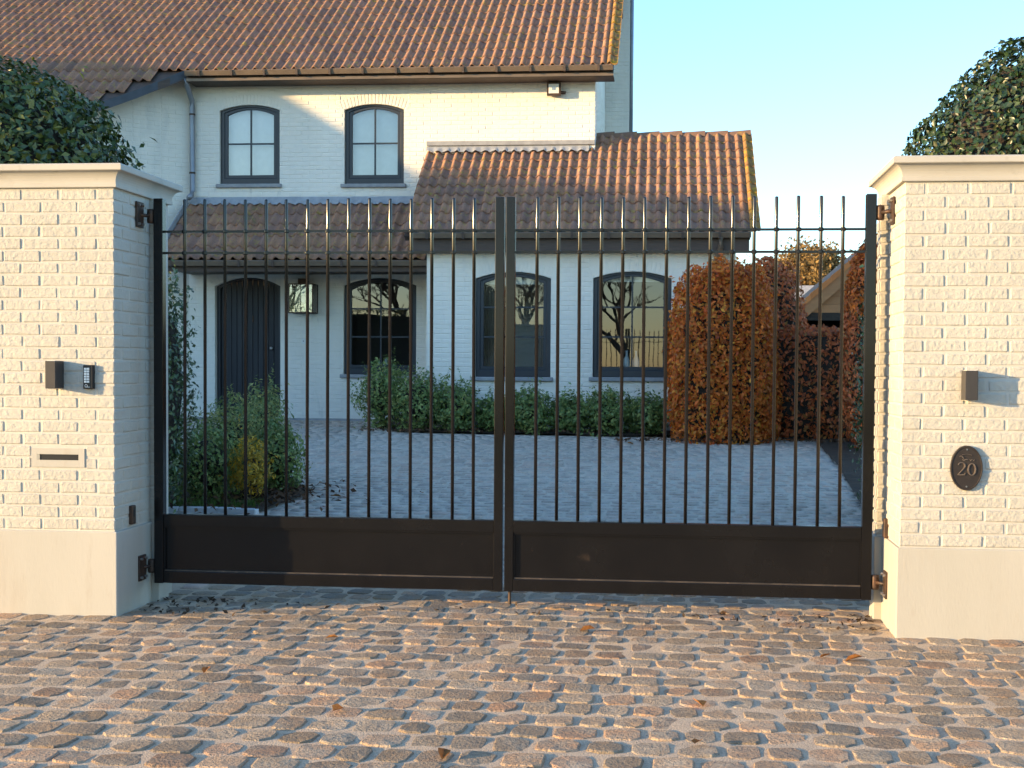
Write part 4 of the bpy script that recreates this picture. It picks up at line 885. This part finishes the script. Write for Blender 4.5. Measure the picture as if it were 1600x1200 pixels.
# ------------------------------------------------------------------ outbuilding and trees beyond
ox, oy = 7.73, 30.0
t = thing('outbuilding', 'timber gabled outbuilding with orange tiled verge beyond the hedge', 'outbuilding', (ox, oy, .5), -_a)
hw, ez, az = 2.0, 2.20, 3.94
sl_ = (az-ez)/hw
k = 0; z = ez+.02
while z < az-.2:
    zt = z+.185; w0 = hw-(z-ez)/sl_-.22
    if w0 > .1: w1_ = max(hw-(zt-ez)/sl_-.22, .02); obj('plank', MB().prism([(-w0, z), (w0, z), (w1_, zt), (-w1_, zt)], -.02+.012*(k % 2), .05), BOARD, t)
    z += .19; k += 1
for s in (-1, 1):
    b = MB(); dx, dz = -s*hw, az-ez; L_ = math.hypot(dx, dz); nx_, nz_ = (dz/L_*s, hw/L_)
    P0 = (s*(hw+.12), ez-.12*sl_); P1 = (0, az)
    b.prism([P0, P1, (P1[0], P1[1]-.30), (P0[0]-s*.36, P0[1])] if s > 0 else [P0, (P0[0]+.36, P0[1]), (P1[0], P1[1]-.30), P1], -.16-.001*s, -.10); obj('bargeboard', b, BOARD, t)
    nt_ = 9
    for q in range(nt_):
        f0, f1 = q/nt_, (q+1)/nt_*1.0; A0 = (P0[0]+(P1[0]-P0[0])*f0, P0[1]+(P1[1]-P0[1])*f0); A1 = (P0[0]+(P1[0]-P0[0])*f1, P0[1]+(P1[1]-P0[1])*f1)
        poly = [(A0[0], A0[1]+.001), (A1[0], A1[1]+.001), (A1[0]+nx_*.03, A1[1]+.12*1.0), (A0[0]+nx_*.03, A0[1]+.145)]
        obj('verge_tile', MB().prism(poly if s < 0 else poly[::-1], -.20, .02), VBOARD, t)
    obj('roof', MB().prism([(s*(hw+.12), ez-.12*sl_+.01), (0, az+.01), (0, az+.10), (s*(hw+.12), ez-.12*sl_+.10)], .021, 6), TILES, t)
obj('beam', MB().box(-hw, hw, -.06, .08, ez-.16, ez+.015), BARK, t)
for x in (-hw+.1, 0, hw-.2): obj('post', MB().box(x, x+.12, -.03, .09, -.1, ez-.161), BARK, t)
obj('back_wall', MB().prism([(-hw, -.1), (hw, -.1), (hw, ez), (0, az-.02), (-hw, ez)], 5.0, 5.1), BARK, t); obj('side_wall', MB().box(-hw+.02, -hw+.1, .1, 5, -.1, ez), BARK, t); obj('side_wall', MB().box(hw-.1, hw-.02, .1, 5, -.1, ez), BARK, t)
t = thing('shed', 'low grey roofed shed glimpsed between beech and outbuilding', 'shed', (10.2, 46, .5), -.2)
obj('wall', MB().box(-3, 3, 0, 4, -.1, 2.3), BARK, t); obj('roof', MB().prismx([(-.4, 2.25), (2, 4.0), (4.4, 2.25), (4.4, 2.15), (2, 3.85), (-.4, 2.15)], -3.3, 3.3), SILL, t)
def grow(b, p, d, L, r, lev, rnd_, tips, up=.25):
    q = p+d*L; mid = p+d*L*.5+Vector((rnd_.uniform(-1, 1), rnd_.uniform(-1, 1), rnd_.uniform(-.5, 1)))*L*.06
    b.tube([p, mid, q], [r, r*.85, r*.68], 6 if lev > 2 else 4, False)
    if lev == 0: tips.append(q); return
    for k in range(rnd_.choice((2, 3, 3))):
        nd = (d+Vector((rnd_.gauss(0, .55), rnd_.gauss(0, .55), rnd_.gauss(up, .35)))).normalized(); grow(b, p+d*L*rnd_.uniform(.65, 1.), nd, L*rnd_.uniform(.6, .82), r*.62, lev-1, rnd_, tips, up)
def tree(label, x, y, h, lev=5, leaves=None, nl=0, ls=.1, seed=0, group=None, cat='tree', sp=.9):
    rd = random.Random(seed); z0 = gz(y)-.1; t = thing('tree', label, cat, (x, y, z0), 0, group)
    b = MB(); tips = []; grow(b, Vector((0, 0, 0)), Vector((rd.uniform(-.05, .05), rd.uniform(-.05, .05), 1)), h*.28, h*.022, lev, rd, tips); obj('trunk', b, BARK, t, smooth=True)
    if leaves:
        T = np.array([tuple(p) for p in tips]); P = T[rng.integers(0, len(T), nl)]+rng.normal(0, h*.04, (nl, 3)); obj('crown', leaf_mesh('crown', P, rng.normal(0, 1, (nl, 3)), ls, .6), leaves, t)
    return t
G_ = 'autumn trees on the skyline beyond the outbuilding'
tree('golden brown autumn tree on the skyline just right of the beech topiary', 15.2, 72, 9.2, 5, GOLD, 9000, .22, 1, G_)
tree('golden brown autumn tree on the skyline behind the outbuilding roof', 18.0, 76, 9.4, 5, GOLD, 8000, .22, 2, G_)
tree('thin bare tree on the skyline beside the outbuilding ridge', 22.0, 84, 9.8, 5, GOLD, 1800, .2, 3, G_)
tree('paler bare tree on the skyline above the beech topiary', 11.6, 80, 8.6, 5, GOLD, 1200, .2, 4, G_)

# ------------------------------------------------------------------ beyond the frame: what the light passes and the windows mirror
def clipped_hedge(name, label, pts, w, h, n, size, m, z=0):
    t = thing(name, label, 'hedge', (0, 0, 0)); b = MB(); P = []; N_ = []
    for (xa, ya), (xb, yb) in zip(pts[:-1], pts[1:]):
        L_ = math.hypot(xb-xa, yb-ya); dx, dy = (xb-xa)/L_, (yb-ya)/L_; k = w*.42
        b.add([(xa-dy*k, ya+dx*k, z-.1), (xa+dy*k, ya-dx*k, z-.1), (xb+dy*k, yb-dx*k, z-.1), (xb-dy*k, yb+dx*k, z-.1), (xa-dy*k, ya+dx*k, h-.15), (xa+dy*k, ya-dx*k, h-.15), (xb+dy*k, yb-dx*k, h-.15), (xb-dy*k, yb+dx*k, h-.15)], [(0, 3, 2, 1), (4, 5, 6, 7), (0, 1, 5, 4), (1, 2, 6, 5), (2, 3, 7, 6), (3, 0, 4, 7)])
        for _ in range(int(n*L_)):
            s = random.uniform(0, L_); f = random.random()
            if f < .35: o_, zz, nn = random.uniform(-w/2, w/2), h+random.uniform(-.12, .05), (0, 0, 1)
            else: sg = random.choice((-1, 1)); o_, zz, nn = sg*w/2*random.uniform(.85, 1.05), random.uniform(z, h), (-dy*sg, dx*sg, .2)
            P.append((xa+dx*s-dy*o_, ya+dy*s+dx*o_, zz)); N_.append(nn)
    obj('shade_core', b, TWIGSHADE, t); obj('foliage', leaf_mesh('foliage', P, N_, size, .5), m, t)  # solid dark box in place of hedge branches and inner shade
p0, p1 = wpt(-2.9, 1.5), wpt(-29, 1.5)
clipped_hedge('holly_hedge', 'long holly hedge behind the white garden wall', [(p0.x, p0.y), (p1.x, p1.y)], 1.2, 2.95, 260, .10, HOLLY)
clipped_hedge('shade_hedge', 'unseen tall conifer hedge added to shade the house and courtyard', [(-23, 6.5), (-22.9, 15.3)], 1.6, 7.75, 420, .16, CONIF)  # unseen hedge added, its height set to shade wing and facade
for i, (x, y, h) in enumerate(((-13, -14, 9), (-18.5, -12, 8.5), (-8, -17, 9), (-24, -17, 10), (-3.5, -19, 9), (-30, -24, 11))):
    tree('bare tree across the street, %s counted along the verge' % ('first', 'second', 'third', 'fourth', 'fifth', 'sixth')[i], x, y, h, 7 if i < 3 else 6, seed=20+i, group='bare trees across the street')
clipped_hedge('field_hedge', 'rough hedge along the far side of the street', [(-40, -22), (20, -26)], 1.2, 1.3, 60, .2, CONIF, -.1)

t = thing('shade_house', 'unseen house block added and shaped for its shadow on the facade', 'house', (-26, 0, 0), 0)  # unseen block, flat topped so its shadow edge falls across the facade
obj('wall', MB().box(-3, 3, 15.25, 18.3, -.1, 7.749), BARK, t)
obj('roof', MB().prismx([(15.15, 7.75), (16.30, 8.9), (17.6, 8.9), (18.5, 7.75)], -3.1, 3.1), TILES, t)
